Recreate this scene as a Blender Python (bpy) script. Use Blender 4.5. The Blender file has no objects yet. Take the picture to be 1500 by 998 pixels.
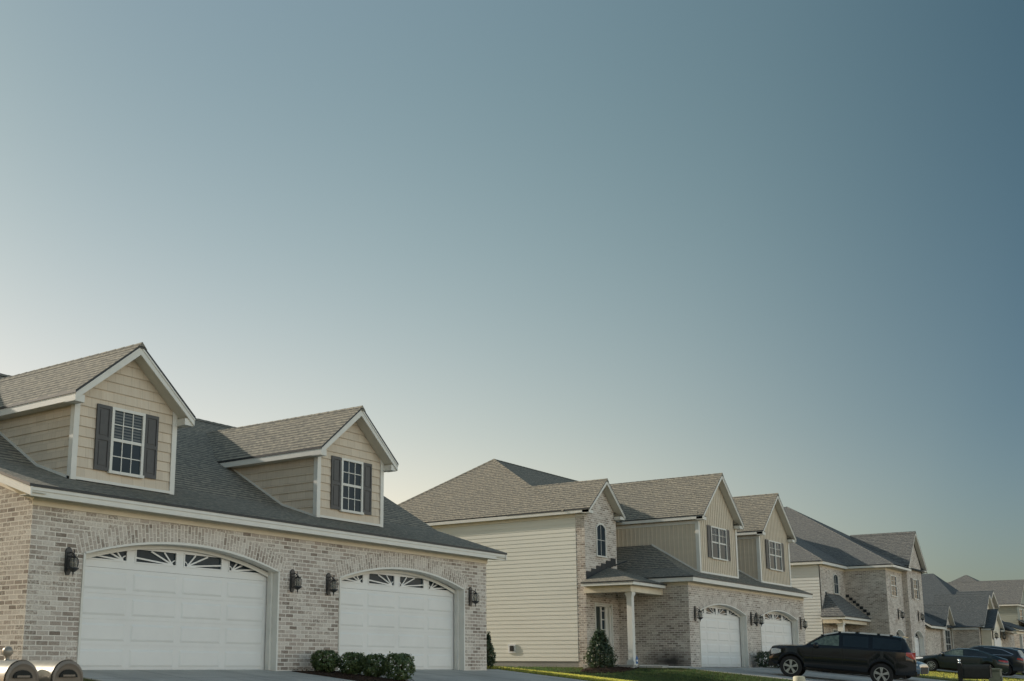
import bpy, math, random
from mathutils import Vector, Matrix
random.seed(7)
S = bpy.context.scene
COL = S.collection
R = math.radians

# ------------------------------------------------------------------ materials
def newmat(name):
    m = bpy.data.materials.new(name); m.use_nodes = True
    nt = m.node_tree; b = nt.nodes['Principled BSDF']
    return m, nt, b
class N:
    """tiny node helper"""
    def __init__(s, nt): s.nt = nt
    def __call__(s, typ, **kw):
        n = s.nt.nodes.new(typ)
        for k, v in kw.items():
            if k.startswith('i_'):
                n.inputs[k[2:].replace('_', ' ')].default_value = v
            else: setattr(n, k, v)
        return n
    def link(s, a, b): s.nt.links.new(a, b)
    def math(s, op, a, b=None, clamp=False):
        n = s.nt.nodes.new('ShaderNodeMath'); n.operation = op; n.use_clamp = clamp
        for i, v in enumerate((a, b)):
            if v is None: continue
            if isinstance(v, (int, float)): n.inputs[i].default_value = v
            else: s.link(v, n.inputs[i])
        return n.outputs[0]
    def mix(s, f, a, b, mode='MIX'):
        n = s.nt.nodes.new('ShaderNodeMix'); n.data_type = 'RGBA'; n.blend_type = mode
        for sock, v in ((n.inputs[0], f), (n.inputs[6], a), (n.inputs[7], b)):
            if isinstance(v, (int, float)): sock.default_value = v
            elif isinstance(v, tuple): sock.default_value = (*v[:3], 1)
            else: s.link(v, sock)
        return n.outputs[2]
    def noise(s, vec, scale, detail=3, rough=.55):
        n = s.nt.nodes.new('ShaderNodeTexNoise'); n.inputs['Scale'].default_value = scale
        n.inputs['Detail'].default_value = detail; n.inputs['Roughness'].default_value = rough
        if vec is not None: s.link(vec, n.inputs['Vector'])
        return n.outputs['Fac']
    def ramp(s, fac, stops, interp='LINEAR'):
        n = s.nt.nodes.new('ShaderNodeValToRGB'); n.color_ramp.interpolation = interp
        e = n.color_ramp.elements
        while len(e) < len(stops): e.new(.5)
        for el, (p, c) in zip(e, stops): el.position = p; el.color = (*c, 1)
        s.link(fac, n.inputs[0]); return n.outputs[0]
    def bump(s, h, b, strength=.5, dist=.01):
        n = s.nt.nodes.new('ShaderNodeBump'); n.inputs['Strength'].default_value = strength
        n.inputs['Distance'].default_value = dist; s.link(h, n.inputs['Height'])
        s.link(n.outputs[0], b.inputs['Normal'])
def g3(v): return (v, v, v)

def mat_brick(name, stain=False, warm=1.0):
    m, nt, b = newmat(name); n = N(nt)
    uv = n('ShaderNodeUVMap').outputs[0]
    wob = n('ShaderNodeTexNoise', i_Scale=9.0, i_Detail=2.0); n.link(uv, wob.inputs['Vector'])
    sub = n('ShaderNodeVectorMath', operation='SUBTRACT'); n.link(wob.outputs['Color'], sub.inputs[0]); sub.inputs[1].default_value = (.5, .5, .5)
    sc = n('ShaderNodeVectorMath', operation='SCALE'); n.link(sub.outputs[0], sc.inputs[0]); sc.inputs['Scale'].default_value = .012
    ad = n('ShaderNodeVectorMath', operation='ADD'); n.link(uv, ad.inputs[0]); n.link(sc.outputs[0], ad.inputs[1])
    def bt(w=.245, off=0.0):
        t = n('ShaderNodeTexBrick', i_Scale=1.0, i_Mortar_Size=.0115, i_Mortar_Smooth=.25, i_Bias=0.0, i_Brick_Width=w, i_Row_Height=.086)
        t.offset = .5; t.inputs['Color1'].default_value = (0, 0, 0, 1); t.inputs['Color2'].default_value = (1, 1, 1, 1); t.inputs['Mortar'].default_value = (.5, .5, .5, 1)
        n.link(ad.outputs[0], t.inputs['Vector']); return t
    t = bt()
    w = warm
    bc = n.ramp(t.outputs['Color'], [(0, (.19, .155, .13)), (.12, (.28, .23, .195)), (.3, (.38, .32*w, .275)), (.5, (.43, .365*w, .32)), (.7, (.50, .435*w, .385)), (.88, (.59, .53, .475)), (1, (.68, .63, .57))])
    big = n.noise(uv, .55, 3); bc = n.mix(n.math('MULTIPLY', big, .35), bc, (.46, .385, .315))
    fine = n.noise(uv, 42, 3, .7)
    bc = n.mix(.5, bc, n.ramp(fine, [(.3, g3(.28)), (.7, g3(.72))]), 'OVERLAY')
    # mortar smears in patches
    sm = n.noise(uv, 1.1, 4, .6); sm2 = n.noise(uv, 22, 4, .75)
    smf = n.math('MULTIPLY', n.math('MULTIPLY', n.math('SUBTRACT', sm, .42), 6, True), n.math('MULTIPLY', n.math('SUBTRACT', sm2, .44), 7, True))
    mc = n.mix(n.noise(uv, 3, 4), (.70, .65, .58), (.87, .815, .735))
    bc = n.mix(n.math('MULTIPLY', smf, .75), bc, mc)
    col = n.mix(t.outputs['Fac'], bc, mc)
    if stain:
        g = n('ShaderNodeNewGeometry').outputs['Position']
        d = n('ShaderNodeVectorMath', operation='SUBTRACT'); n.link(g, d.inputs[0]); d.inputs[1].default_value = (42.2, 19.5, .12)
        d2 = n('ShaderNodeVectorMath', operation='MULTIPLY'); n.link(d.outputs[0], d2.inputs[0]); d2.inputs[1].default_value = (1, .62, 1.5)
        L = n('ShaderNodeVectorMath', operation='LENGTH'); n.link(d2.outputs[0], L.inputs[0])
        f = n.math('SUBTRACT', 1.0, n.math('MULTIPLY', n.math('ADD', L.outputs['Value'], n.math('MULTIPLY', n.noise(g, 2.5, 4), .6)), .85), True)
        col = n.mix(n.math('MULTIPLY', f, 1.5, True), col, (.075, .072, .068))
    n.link(col, b.inputs['Base Color']); b.inputs['Roughness'].default_value = .93
    b.inputs['Specular IOR Level'].default_value = .2
    h = n.math('ADD', n.math('MULTIPLY', t.outputs['Fac'], -1.0), n.math('MULTIPLY', fine, .5))
    n.bump(h, b, .7, .008)
    return m

def mat_shingle(name, tint=(1, 1, 1)):
    m, nt, b = newmat(name); n = N(nt)
    uv = n('ShaderNodeUVMap').outputs[0]
    sep = n('ShaderNodeSeparateXYZ'); n.link(uv, sep.inputs[0])
    ex = .148
    row = n.math('DIVIDE', sep.outputs[1], ex); fr = n.math('FRACT', row)
    def bt(w, off, freq):
        t = n('ShaderNodeTexBrick', i_Scale=1.0, i_Mortar_Size=.004, i_Mortar_Smooth=.0, i_Bias=0.0, i_Brick_Width=w, i_Row_Height=ex)
        t.offset = off; t.offset_frequency = freq; t.squash = .72; t.squash_frequency = 3
        t.inputs['Color1'].default_value = (0, 0, 0, 1); t.inputs['Color2'].default_value = (1, 1, 1, 1)
        n.link(uv, t.inputs['Vector']); return t
    a = bt(.17, .43, 2); c = bt(.105, .61, 5)
    r = n.math('ADD', n.math('MULTIPLY', a.outputs['Color'], .6), n.math('MULTIPLY', c.outputs['Color'], .4))
    T = lambda q: tuple(q[i]*tint[i] for i in range(3))
    colr = n.ramp(r, [(0, T((.185, .18, .168))), (.35, T((.235, .226, .206))), (.6, T((.275, .262, .234))), (1, T((.35, .328, .288)))])
    gran = n.noise(uv, 90, 2, .8)
    colr = n.mix(.55, colr, n.ramp(gran, [(.25, g3(.2)), (.75, g3(.8))]), 'OVERLAY')
    big = n.noise(uv, .35, 4, .6)
    colr = n.mix(n.math('MULTIPLY', big, .22), colr, n.mix(1.0, colr, (.62, .64, .66), 'MULTIPLY'))
    # shading painted as a printed dark band atop each course, and a sunlit tab
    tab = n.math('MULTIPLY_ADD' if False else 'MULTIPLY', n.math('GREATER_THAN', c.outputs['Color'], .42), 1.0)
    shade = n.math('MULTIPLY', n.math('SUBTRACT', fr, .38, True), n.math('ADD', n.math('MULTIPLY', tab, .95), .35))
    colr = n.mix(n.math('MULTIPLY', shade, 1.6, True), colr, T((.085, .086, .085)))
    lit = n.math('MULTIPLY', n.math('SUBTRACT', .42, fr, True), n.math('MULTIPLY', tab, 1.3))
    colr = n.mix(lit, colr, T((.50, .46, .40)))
    # painted shade in the recess just above each butt edge
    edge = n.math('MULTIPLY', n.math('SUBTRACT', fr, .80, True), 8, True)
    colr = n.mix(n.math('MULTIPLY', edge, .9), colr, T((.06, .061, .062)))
    n.link(colr, b.inputs['Base Color']); b.inputs['Roughness'].default_value = .92
    b.inputs['Specular IOR Level'].default_value = .25
    lam = n.math('GREATER_THAN', r, .5)
    h = n.math('ADD', n.math('MULTIPLY', n.math('SUBTRACT', 1.0, fr), 1.0), n.math('ADD', n.math('MULTIPLY', lam, .55), n.math('MULTIPLY', gran, .25)))
    n.bump(h, b, 1.0, .024)
    return m

def mat_plain(name, c, rough=.6, spec=.3, nscale=6, nvar=.12, bumpd=0.0, metal=0.0, coat=0.0, stretch=None):
    m, nt, b = newmat(name); n = N(nt)
    tc = n('ShaderNodeTexCoord').outputs['Object']
    if stretch:
        mp = n('ShaderNodeMapping'); mp.inputs['Scale'].default_value = stretch; n.link(tc, mp.inputs[0]); tc = mp.outputs[0]
    f = n.noise(tc, nscale, 4, .6)
    lo = tuple(x*(1-nvar) for x in c); hi = tuple(min(1, x*(1+nvar)) for x in c)
    n.link(n.ramp(f, [(.3, lo), (.7, hi)]), b.inputs['Base Color'])
    b.inputs['Roughness'].default_value = rough; b.inputs['Specular IOR Level'].default_value = spec
    b.inputs['Metallic'].default_value = metal; b.inputs['Coat Weight'].default_value = coat
    b.inputs['Coat Roughness'].default_value = .04
    if bumpd: n.bump(n.noise(tc, nscale*8, 3, .7), b, .6, bumpd)
    return m

def mat_siding(name, c, grime=.16):
    m, nt, b = newmat(name); n = N(nt)
    g = n('ShaderNodeNewGeometry').outputs['Position']
    mp = n('ShaderNodeMapping'); mp.inputs['Scale'].default_value = (.5, .5, 4); n.link(g, mp.inputs[0])
    f = n.noise(mp.outputs[0], 1.2, 5, .65)
    f2 = n.noise(g, .35, 3)
    col = n.ramp(f, [(.3, tuple(x*(1-grime) for x in c)), (.7, c)])
    col = n.mix(n.math('MULTIPLY', f2, .3), col, tuple(x*.8 for x in c))
    n.link(col, b.inputs['Base Color']); b.inputs['Roughness'].default_value = .7; b.inputs['Specular IOR Level'].default_value = .25
    return m

def mat_shake(name, c):
    m, nt, b = newmat(name); n = N(nt)
    uv = n('ShaderNodeUVMap').outputs[0]
    t = n('ShaderNodeTexBrick', i_Scale=1.0, i_Mortar_Size=.0035, i_Mortar_Smooth=.1, i_Brick_Width=.29, i_Row_Height=.2)
    t.offset = .43; t.squash = .7; t.squash_frequency = 3
    t.inputs['Color1'].default_value = (0, 0, 0, 1); t.inputs['Color2'].default_value = (1, 1, 1, 1)
    n.link(uv, t.inputs['Vector'])
    mp = n('ShaderNodeMapping'); mp.inputs['Scale'].default_value = (45, 1.5, 1); n.link(uv, mp.inputs[0])
    grain = n.noise(mp.outputs[0], 1.0, 4, .7)
    col = n.ramp(t.outputs['Color'], [(0, tuple(x*.93 for x in c)), (1, tuple(x*1.04 for x in c))])
    col = n.mix(.35, col, n.ramp(grain, [(.3, g3(.35)), (.7, g3(.65))]), 'OVERLAY')
    col = n.mix(n.math('MULTIPLY', t.outputs['Fac'], .35), col, tuple(x*.45 for x in c))
    n.link(col, b.inputs['Base Color']); b.inputs['Roughness'].default_value = .8; b.inputs['Specular IOR Level'].default_value = .2
    n.bump(n.math('SUBTRACT', grain, t.outputs['Fac']), b, .5, .006)
    return m

def mat_glass(name, c=(.036, .05, .062), blinds=0.0, rough=.04):
    m, nt, b = newmat(name); n = N(nt)
    g = n('ShaderNodeNewGeometry').outputs['Position']
    col = n.mix(n.noise(g, 1.3, 3), tuple(x*.6 for x in c), tuple(x*1.5 for x in c))
    if blinds:
        sep = n('ShaderNodeSeparateXYZ'); n.link(g, sep.inputs[0])
        fr = n.math('FRACT', n.math('DIVIDE', sep.outputs[2], .06))
        sl = n.math('GREATER_THAN', fr, .42)
        col = n.mix(n.math('MULTIPLY', sl, blinds), col, (.36, .37, .36))
    n.link(col, b.inputs['Base Color']); b.inputs['Roughness'].default_value = rough
    b.inputs['Specular IOR Level'].default_value = .06
    n.bump(n.noise(g, .8, 2), b, .15, .02)
    return m

def mat_leaf(name, c1, c2, trans=.25, rough=.45, tc=(1.6, 1.8, .8)):
    m, nt, b = newmat(name); n = N(nt)
    g = n('ShaderNodeNewGeometry').outputs['Position']
    oi = n('ShaderNodeTexNoise', i_Scale=7.0, i_Detail=3.0); n.link(g, oi.inputs['Vector'])
    col = n.ramp(oi.outputs['Fac'], [(.3, c1), (.7, c2)])
    n.link(col, b.inputs['Base Color']); b.inputs['Roughness'].default_value = rough
    tr = n('ShaderNodeBsdfTranslucent'); n.link(n.mix(1.0, col, tc, 'MULTIPLY'), tr.inputs[0])
    mx = n('ShaderNodeMixShader'); mx.inputs[0].default_value = trans
    n.link(b.outputs[0], mx.inputs[1]); n.link(tr.outputs[0], mx.inputs[2])
    out = nt.nodes['Material Output']; n.link(mx.outputs[0], out.inputs[0])
    return m

def mat_lamp(name):
    m, nt, b = newmat(name); n = N(nt)
    g = n('ShaderNodeNewGeometry').outputs['Position']
    b.inputs['Base Color'].default_value = (.22, .22, .20, 1); b.inputs['Roughness'].default_value = .1
    n.bump(n.noise(g, 60, 3), b, .4, .004)
    tr = n('ShaderNodeBsdfTransparent'); tr.inputs[0].default_value = (.9, .9, .88, 1)
    mx = n('ShaderNodeMixShader'); mx.inputs[0].default_value = .42
    n.link(tr.outputs[0], mx.inputs[1]); n.link(b.outputs[0], mx.inputs[2]); n.link(mx.outputs[0], nt.nodes['Material Output'].inputs[0])
    return m
def mat_ground(name):
    m, nt, b = newmat(name); n = N(nt)
    g = n('ShaderNodeNewGeometry').outputs['Position']
    f = n.noise(g, .7, 5, .65); f2 = n.noise(g, 14, 4, .75); f3 = n.noise(g, .12, 3)
    col = n.ramp(f, [(.3, (.055, .068, .022)), (.55, (.10, .105, .035)), (.75, (.17, .15, .055))])
    col = n.mix(n.math('MULTIPLY', f3, .5), col, (.14, .13, .05))
    col = n.mix(.8, col, n.ramp(f2, [(.3, g3(.25)), (.7, g3(.75))]), 'OVERLAY')
    n.link(col, b.inputs['Base Color']); b.inputs['Roughness'].default_value = .95; b.inputs['Specular IOR Level'].default_value = .1
    n.bump(f2, b, 1.0, .05)
    return m

def mat_concrete(name, c, joints=0, crack=True):
    m, nt, b = newmat(name); n = N(nt)
    g = n('ShaderNodeNewGeometry').outputs['Position']
    f = n.noise(g, .6, 5, .6); f2 = n.noise(g, 25, 4, .7)
    mp = n('ShaderNodeMapping'); mp.inputs['Scale'].default_value = (1.4, .25, 1); n.link(g, mp.inputs[0])
    st = n.noise(mp.outputs[0], 1.3, 4, .6)
    col = n.ramp(f, [(.3, tuple(x*.78 for x in c)), (.7, tuple(x*1.08 for x in c))])
    col = n.mix(n.math('MULTIPLY', n.math('SUBTRACT', st, .5, True), 2.2, True), col, tuple(x*.5 for x in c))
    col = n.mix(.4, col, n.ramp(f2, [(.3, g3(.35)), (.7, g3(.65))]), 'OVERLAY')
    if joints:
        sep = n('ShaderNodeSeparateXYZ'); n.link(g, sep.inputs[0])
        for k, per in ((0, 2.9), (1, 3.3)):
            fr = n.math('FRACT', n.math('DIVIDE', n.math('ADD', sep.outputs[k], .6), per))
            ln = n.math('LESS_THAN', fr, .006)
            col = n.mix(n.math('MULTIPLY', ln, .8), col, g3(.05))
    n.link(col, b.inputs['Base Color']); b.inputs['Roughness'].default_value = .9; b.inputs['Specular IOR Level'].default_value = .25
    n.bump(f2, b, .5, .004)
    return m

M = dict(
    brick=mat_brick('brick_whitewashed'),
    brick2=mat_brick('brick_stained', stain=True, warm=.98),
    roof=mat_shingle('roof_shingles', (1.10, 1.06, .95)),
    roof2=mat_shingle('roof_shingles_grey', (.72, .76, .80)), roof4=mat_shingle('roof_shingles_shaded', (.42, .50, .58)),  # roof4 paints the neighbouring house's shadow into the shingle tint
    trim=mat_plain('white_trim_paint', (.74, .73, .68), .5, .35, 3, .05),
    frieze=mat_plain('cream_trim_paint', (.78, .70, .56), .55, .3, 3, .06),
    soffit=mat_plain('soffit_paint', (.62, .60, .53), .6, .3, 5, .05),
    door=mat_plain('garage_door_paint', (.77, .77, .75), .42, .4, 1.2, .035),
    siding=mat_siding('cream_siding', (.84, .825, .735), .07),
    siding3=mat_siding('white_siding', (.72, .73, .70), .08),
    siding5=mat_siding('sage_siding', (.36, .38, .33)),
    shake=mat_shake('tan_shake', (.68, .59, .475)),
    batten=mat_siding('tan_board', (.72, .635, .51), .1),
    shutter=mat_plain('shutter_charcoal', (.078, .079, .08), .5, .4, 8, .1),
    glass=mat_glass('window_glass'),
    glassb=mat_glass('window_glass_blinds', blinds=.38),
    dark=mat_plain('dark_recess', (.02, .02, .02), .8, .1),
    concrete=mat_concrete('driveway_concrete', (.50, .485, .445), 1),
    found=mat_concrete('foundation_concrete', (.34, .33, .30)),
    asphalt=mat_concrete('road_concrete', (.42, .40, .36)),
    ground=mat_ground('lawn_ground'),
    blade=mat_leaf('grass_blades_sunlit', (.06, .095, .04), (.15, .155, .06), .62, .6, (6.0, 5.0, 2.4)),
    blade2=mat_leaf('grass_blades_shaded', (.035, .065, .03), (.075, .105, .045), .5, .6, (1.7, 1.9, 1.3)),  # darker, greener copy paints the shade; blade's yellow carries the sun
    mulch=mat_plain('mulch_bark', (.055, .036, .026), .95, .1, 18, .6, .03),
    leaf=mat_leaf('boxwood_leaf', (.05, .085, .035), (.15, .20, .08), .22),
    leafd=mat_leaf('evergreen_leaf', (.035, .06, .04), (.085, .12, .065), .16),
    bark=mat_plain('bark', (.09, .065, .045), .9, .1, 20, .3, .01),
    black=mat_plain('black_metal', (.028, .031, .034), .42, .5, 10, .2),
    lampg=mat_lamp('lamp_seeded_glass'),
    bulb=mat_plain('candle_bulb', (.75, .72, .62), .3, .4),
    mbox=mat_plain('mailbox_bronze', (.30, .27, .225), .38, .5, 12, .18, 0, .35),
    mboxd=mat_plain('mailbox_door_bronze', (.16, .14, .118), .45, .45, 12, .15, 0, .3),
    mblack=mat_plain('mailbox_black', (.012, .015, .015), .55, .18, 12, .2),
    pedc=mat_plain('utility_cream', (.52, .49, .36), .6, .3, 6, .15),
    pedg=mat_plain('utility_green', (.085, .10, .075), .6, .3, 6, .2),
    doorg=mat_plain('entry_door_green', (.035, .05, .048), .4, .45, 6, .1),
    carblack=mat_plain('car_paint_black', (.011, .014, .019), .16, .3, 3, .1, coat=.55),
    cargreen=mat_plain('car_paint_dark_green', (.022, .034, .038), .18, .3, 3, .1, coat=.75),
    carblue=mat_plain('car_paint_blue', (.10, .15, .20), .2, .3, 3, .1, coat=.75),
    cardark=mat_plain('car_paint_charcoal', (.028, .033, .038), .2, .3, 3, .1, coat=.75),
    carglass=mat_plain('car_glass', (.022, .032, .042), .05, .45, 2, .15),
    carglassl=mat_plain('car_glass_light', (.12, .16, .14), .06, .6, 9, .45),
    tyre=mat_plain('tyre_rubber', (.03, .03, .031), .8, .2, 20, .2),
    alloy=mat_plain('alloy_wheel', (.55, .56, .57), .3, .5, 10, .08, metal=.85),
    chrome=mat_plain('chrome', (.72, .74, .75), .15, .5, 10, .05, metal=1.0),
    red=mat_plain('tail_lamp_red', (.42, .012, .015), .2, .6, 8, .1, coat=.6),
    hlamp=mat_plain('head_lamp', (.62, .64, .64), .12, .6, 20, .2, coat=.6),
    plastic=mat_plain('black_plastic', (.02, .02, .02), .6, .3),
    blue=mat_plain('blue_sign_paint', (.03, .12, .32), .5, .4),
    silver=mat_plain('silver_rail', (.62, .64, .65), .35, .5),
    white=mat_plain('white_paint', (.8, .8, .8), .5, .4),
    shingled=mat_plain('dark_flashing', (.03, .033, .036), .5, .4),
)

# ------------------------------------------------------------------ mesh helper
class MB:
    def __init__(s, slots=None):
        s.v = []; s.f = []; s.m = []; s.uvo = {}
        s.slots = slots or []
    def _mi(s, mat):
        if mat is None: mat = s.slots[0] if s.slots else 'trim'
        if mat not in s.slots: s.slots.append(mat)
        return s.slots.index(mat)
    def face(s, pts, mat=None, uv=None):
        i = len(s.v); s.v += [tuple(p) for p in pts]
        s.f.append(tuple(range(i, i+len(pts)))); s.m.append(s._mi(mat))
        if uv: s.uvo[len(s.f)-1] = uv
    def box(s, x0, y0, z0, x1, y1, z1, mat=None, skip=''):
        x0, x1 = sorted((x0, x1)); y0, y1 = sorted((y0, y1)); z0, z1 = sorted((z0, z1))
        F = {'b': [(x0,y0,z0),(x0,y1,z0),(x1,y1,z0),(x1,y0,z0)], 't': [(x0,y0,z1),(x1,y0,z1),(x1,y1,z1),(x0,y1,z1)],
             'f': [(x0,y0,z0),(x1,y0,z0),(x1,y0,z1),(x0,y0,z1)], 'k': [(x1,y1,z0),(x0,y1,z0),(x0,y1,z1),(x1,y1,z1)],
             'l': [(x0,y1,z0),(x0,y0,z0),(x0,y0,z1),(x0,y1,z1)], 'r': [(x1,y0,z0),(x1,y1,z0),(x1,y1,z1),(x1,y0,z1)]}
        for k, f in F.items():
            if k not in skip: s.face(f, mat)
    def prism(s, poly, ext, mat=None, caps=True):
        """poly: list of 3d pts (planar), ext: vector"""
        P = [Vector(p) for p in poly]; E = Vector(ext); Q = [p+E for p in P]
        nrm = Vector((0,0,0))
        for i in range(len(P)): nrm += (P[i]-P[0]).cross(P[(i+1) % len(P)]-P[0])
        if nrm.dot(E) > 0: P, Q = P[::-1], Q[::-1]
        n = len(P)
        if caps: s.face(P, mat); s.face(Q[::-1], mat)
        for i in range(n):
            j = (i+1) % n; s.face([P[j], P[i], Q[i], Q[j]], mat)
    def beam(s, a, b, w, h, mat=None, up=(0, 0, 1), side=0.0, drop=0.0):
        """box along a->b; w across, h along 'up' measured downwards from the line"""
        a = Vector(a); b = Vector(b); d = (b-a).normalized(); u = Vector(up)
        sd = d.cross(u).normalized(); uu = sd.cross(d).normalized()
        a = a+sd*side-uu*drop; b = b+sd*side-uu*drop
        poly = [a+sd*w/2, a-sd*w/2, a-sd*w/2-uu*h, a+sd*w/2-uu*h]
        s.prism(poly, b-a, mat)
    def tube(s, pts, r, mat=None, seg=8, closed=False):
        P = [Vector(p) for p in pts]; rings = []
        for i, p in enumerate(P):
            d = (P[min(i+1, len(P)-1)]-P[max(i-1, 0)]).normalized()
            u = d.orthogonal().normalized() if abs(d.z) > .95 else d.cross(Vector((0,0,1))).normalized()
            w = d.cross(u).normalized(); rr = r[i] if isinstance(r, (list, tuple)) else r
            rings.append([p+(u*math.cos(2*math.pi*k/seg)+w*math.sin(2*math.pi*k/seg))*rr for k in range(seg)])
        s.loft(rings, mat, True)
        s.face(rings[0][::-1] if False else rings[0], mat); s.face(rings[-1][::-1], mat)
    def loft(s, rings, mat=None, closed=False):
        n = len(rings[0]); i0 = len(s.v)
        for r in rings: s.v += [tuple(p) for p in r]
        mi = s._mi(mat)
        for a in range(len(rings)-1):
            for k in range(n if closed else n-1):
                j = (k+1) % n
                s.f.append((i0+a*n+k, i0+a*n+j, i0+(a+1)*n+j, i0+(a+1)*n+k)); s.m.append(mi)
    def lathe(s, prof, c=(0,0,0), mat=None, seg=16, axis='z'):
        rings = []
        for r, z in prof:
            ring = []
            for k in range(seg):
                a = 2*math.pi*k/seg; x, y = r*math.cos(a), r*math.sin(a)
                p = {'z': (x, y, z), 'y': (x, z, y), 'x': (z, x, y)}[axis]
                ring.append((c[0]+p[0], c[1]+p[1], c[2]+p[2]))
            rings.append(ring)
        s.loft(rings, mat, True)
    def build(s, name, mat=None, parent=None, smooth=False, loc=None):
        me = bpy.data.meshes.new(name)
        o = parent
        org = Vector((0,0,0))
        root = parent
        while root is not None and root.parent is not None: root = root.parent
        if root is not None: org = Vector(root.location)
        if loc is not None: org = Vector(loc)
        if getattr(s, 'local', False): org = Vector((0,0,0))
        me.from_pydata([(x-org.x, y-org.y, z-org.z) for x, y, z in s.v], [], s.f)
        if mat and not s.slots: s.slots = [mat]
        for k in s.slots: me.materials.append(M[k])
        me.polygons.foreach_set('material_index', s.m)
        uvl = me.uv_layers.new(name='UVMap')
        for p in me.polygons:
            nn = p.normal
            if p.index in s.uvo:
                for li, uv in zip(p.loop_indices, s.uvo[p.index]): uvl.data[li].uv = uv
                continue
            if abs(nn.z) > .97: U = Vector((1,0,0)); W = Vector((0,1,0))
            else:
                W = (Vector((0,0,1))-nn*nn.z).normalized(); U = W.cross(nn)
                if abs(U.x) > abs(U.y):
                    if U.x < 0: U = -U
                elif U.y < 0: U = -U
            for li in p.loop_indices:
                co = Vector(s.v[me.loops[li].vertex_index]); uvl.data[li].uv = (co.dot(U), co.dot(W))
        if smooth:
            me.polygons.foreach_set('use_smooth', [True]*len(me.polygons))
        me.update()
        ob = bpy.data.objects.new(name, me); COL.objects.link(ob)
        if parent is not None: ob.parent = parent
        elif loc is not None: ob.location = loc
        return ob
def weld(o, angle=35):
    import bmesh
    bm = bmesh.new(); bm.from_mesh(o.data); bmesh.ops.remove_doubles(bm, verts=bm.verts, dist=.0005)
    bmesh.ops.recalc_face_normals(bm, faces=bm.faces)
    bm.to_mesh(o.data); bm.free()
    o.data.polygons.foreach_set('use_smooth', [True]*len(o.data.polygons))
    try: o.data.set_sharp_from_angle(angle=R(angle))
    except Exception: pass
    return o
def thing(name, label, cat, loc=(0,0,0), rz=0, group=None):
    o = bpy.data.objects.new(name, None); COL.objects.link(o); o.location = loc; o.rotation_euler = (0,0,rz)
    o.empty_display_size = .3
    o['label'] = label; o['category'] = cat
    if group: o['group'] = group
    return o
def tag(o, label, cat, group=None):
    o['label'] = label; o['category'] = cat
    if group: o['group'] = group
    return o
def clip(poly, axis, val, keep_greater):
    out = []
    n = len(poly)
    for i in range(n):
        a, b = poly[i], poly[(i+1) % n]
        ia = (a[axis] >= val) if keep_greater else (a[axis] <= val)
        ib = (b[axis] >= val) if keep_greater else (b[axis] <= val)
        if ia: out.append(a)
        if ia != ib:
            t = (val-a[axis])/(b[axis]-a[axis]); out.append(tuple(a[k]+t*(b[k]-a[k]) for k in range(2)))
    return out
def lap_wall(mb, poly, org, udir, nrm, course, thick, mat, z0=None):
    """convex polygon (u,z) clad with real overlapping courses; org at u=0"""
    U = Vector(udir); Nn = Vector(nrm); O = Vector(org)
    lo = min(p[1] for p in poly); hi = max(p[1] for p in poly)
    z = lo if z0 is None else z0
    while z < hi:
        st = clip(clip(poly, 1, z, True), 1, z+course, False)
        if len(st) >= 3 and max(p[1] for p in st)-min(p[1] for p in st) > .004:
            def P(p, k): return O+U*p[0]+Vector((0,0,p[1]))+Nn*k
            pts = []
            for p in st:
                k = thick*(1-(p[1]-z)/course)+.001; pts.append(P(p, k))
            fn = (pts[1]-pts[0]).cross(pts[2]-pts[0])
            if fn.dot(Nn) < 0: pts = pts[::-1]
            mb.face(pts, mat)
            low = [p for p in st if abs(p[1]-z) < 1e-6]
            if len(low) == 2:
                a, b = low; q = [P(a, 0), P(b, 0), P(b, thick+.001), P(a, thick+.001)]
                mb.face(q, mat)
        z += course
def batten_wall(mb, poly, org, udir, nrm, pitch, mat):
    U = Vector(udir); Nn = Vector(nrm); O = Vector(org)
    def P(p, k): return O+U*p[0]+Vector((0,0,p[1]))+Nn*k
    pts = [P(p, 0) for p in poly]
    if (pts[1]-pts[0]).cross(pts[2]-pts[0]).dot(Nn) < 0: pts = pts[::-1]
    mb.face(pts, mat)
    u = math.ceil(min(p[0] for p in poly)/pitch)*pitch
    while u < max(p[0] for p in poly)-.05:
        st = clip(clip(poly, 0, u, True), 0, u+.045, False)
        if len(st) >= 3: mb.prism([P(p, 0) for p in st], Nn*.022, mat)
        u += pitch

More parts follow.
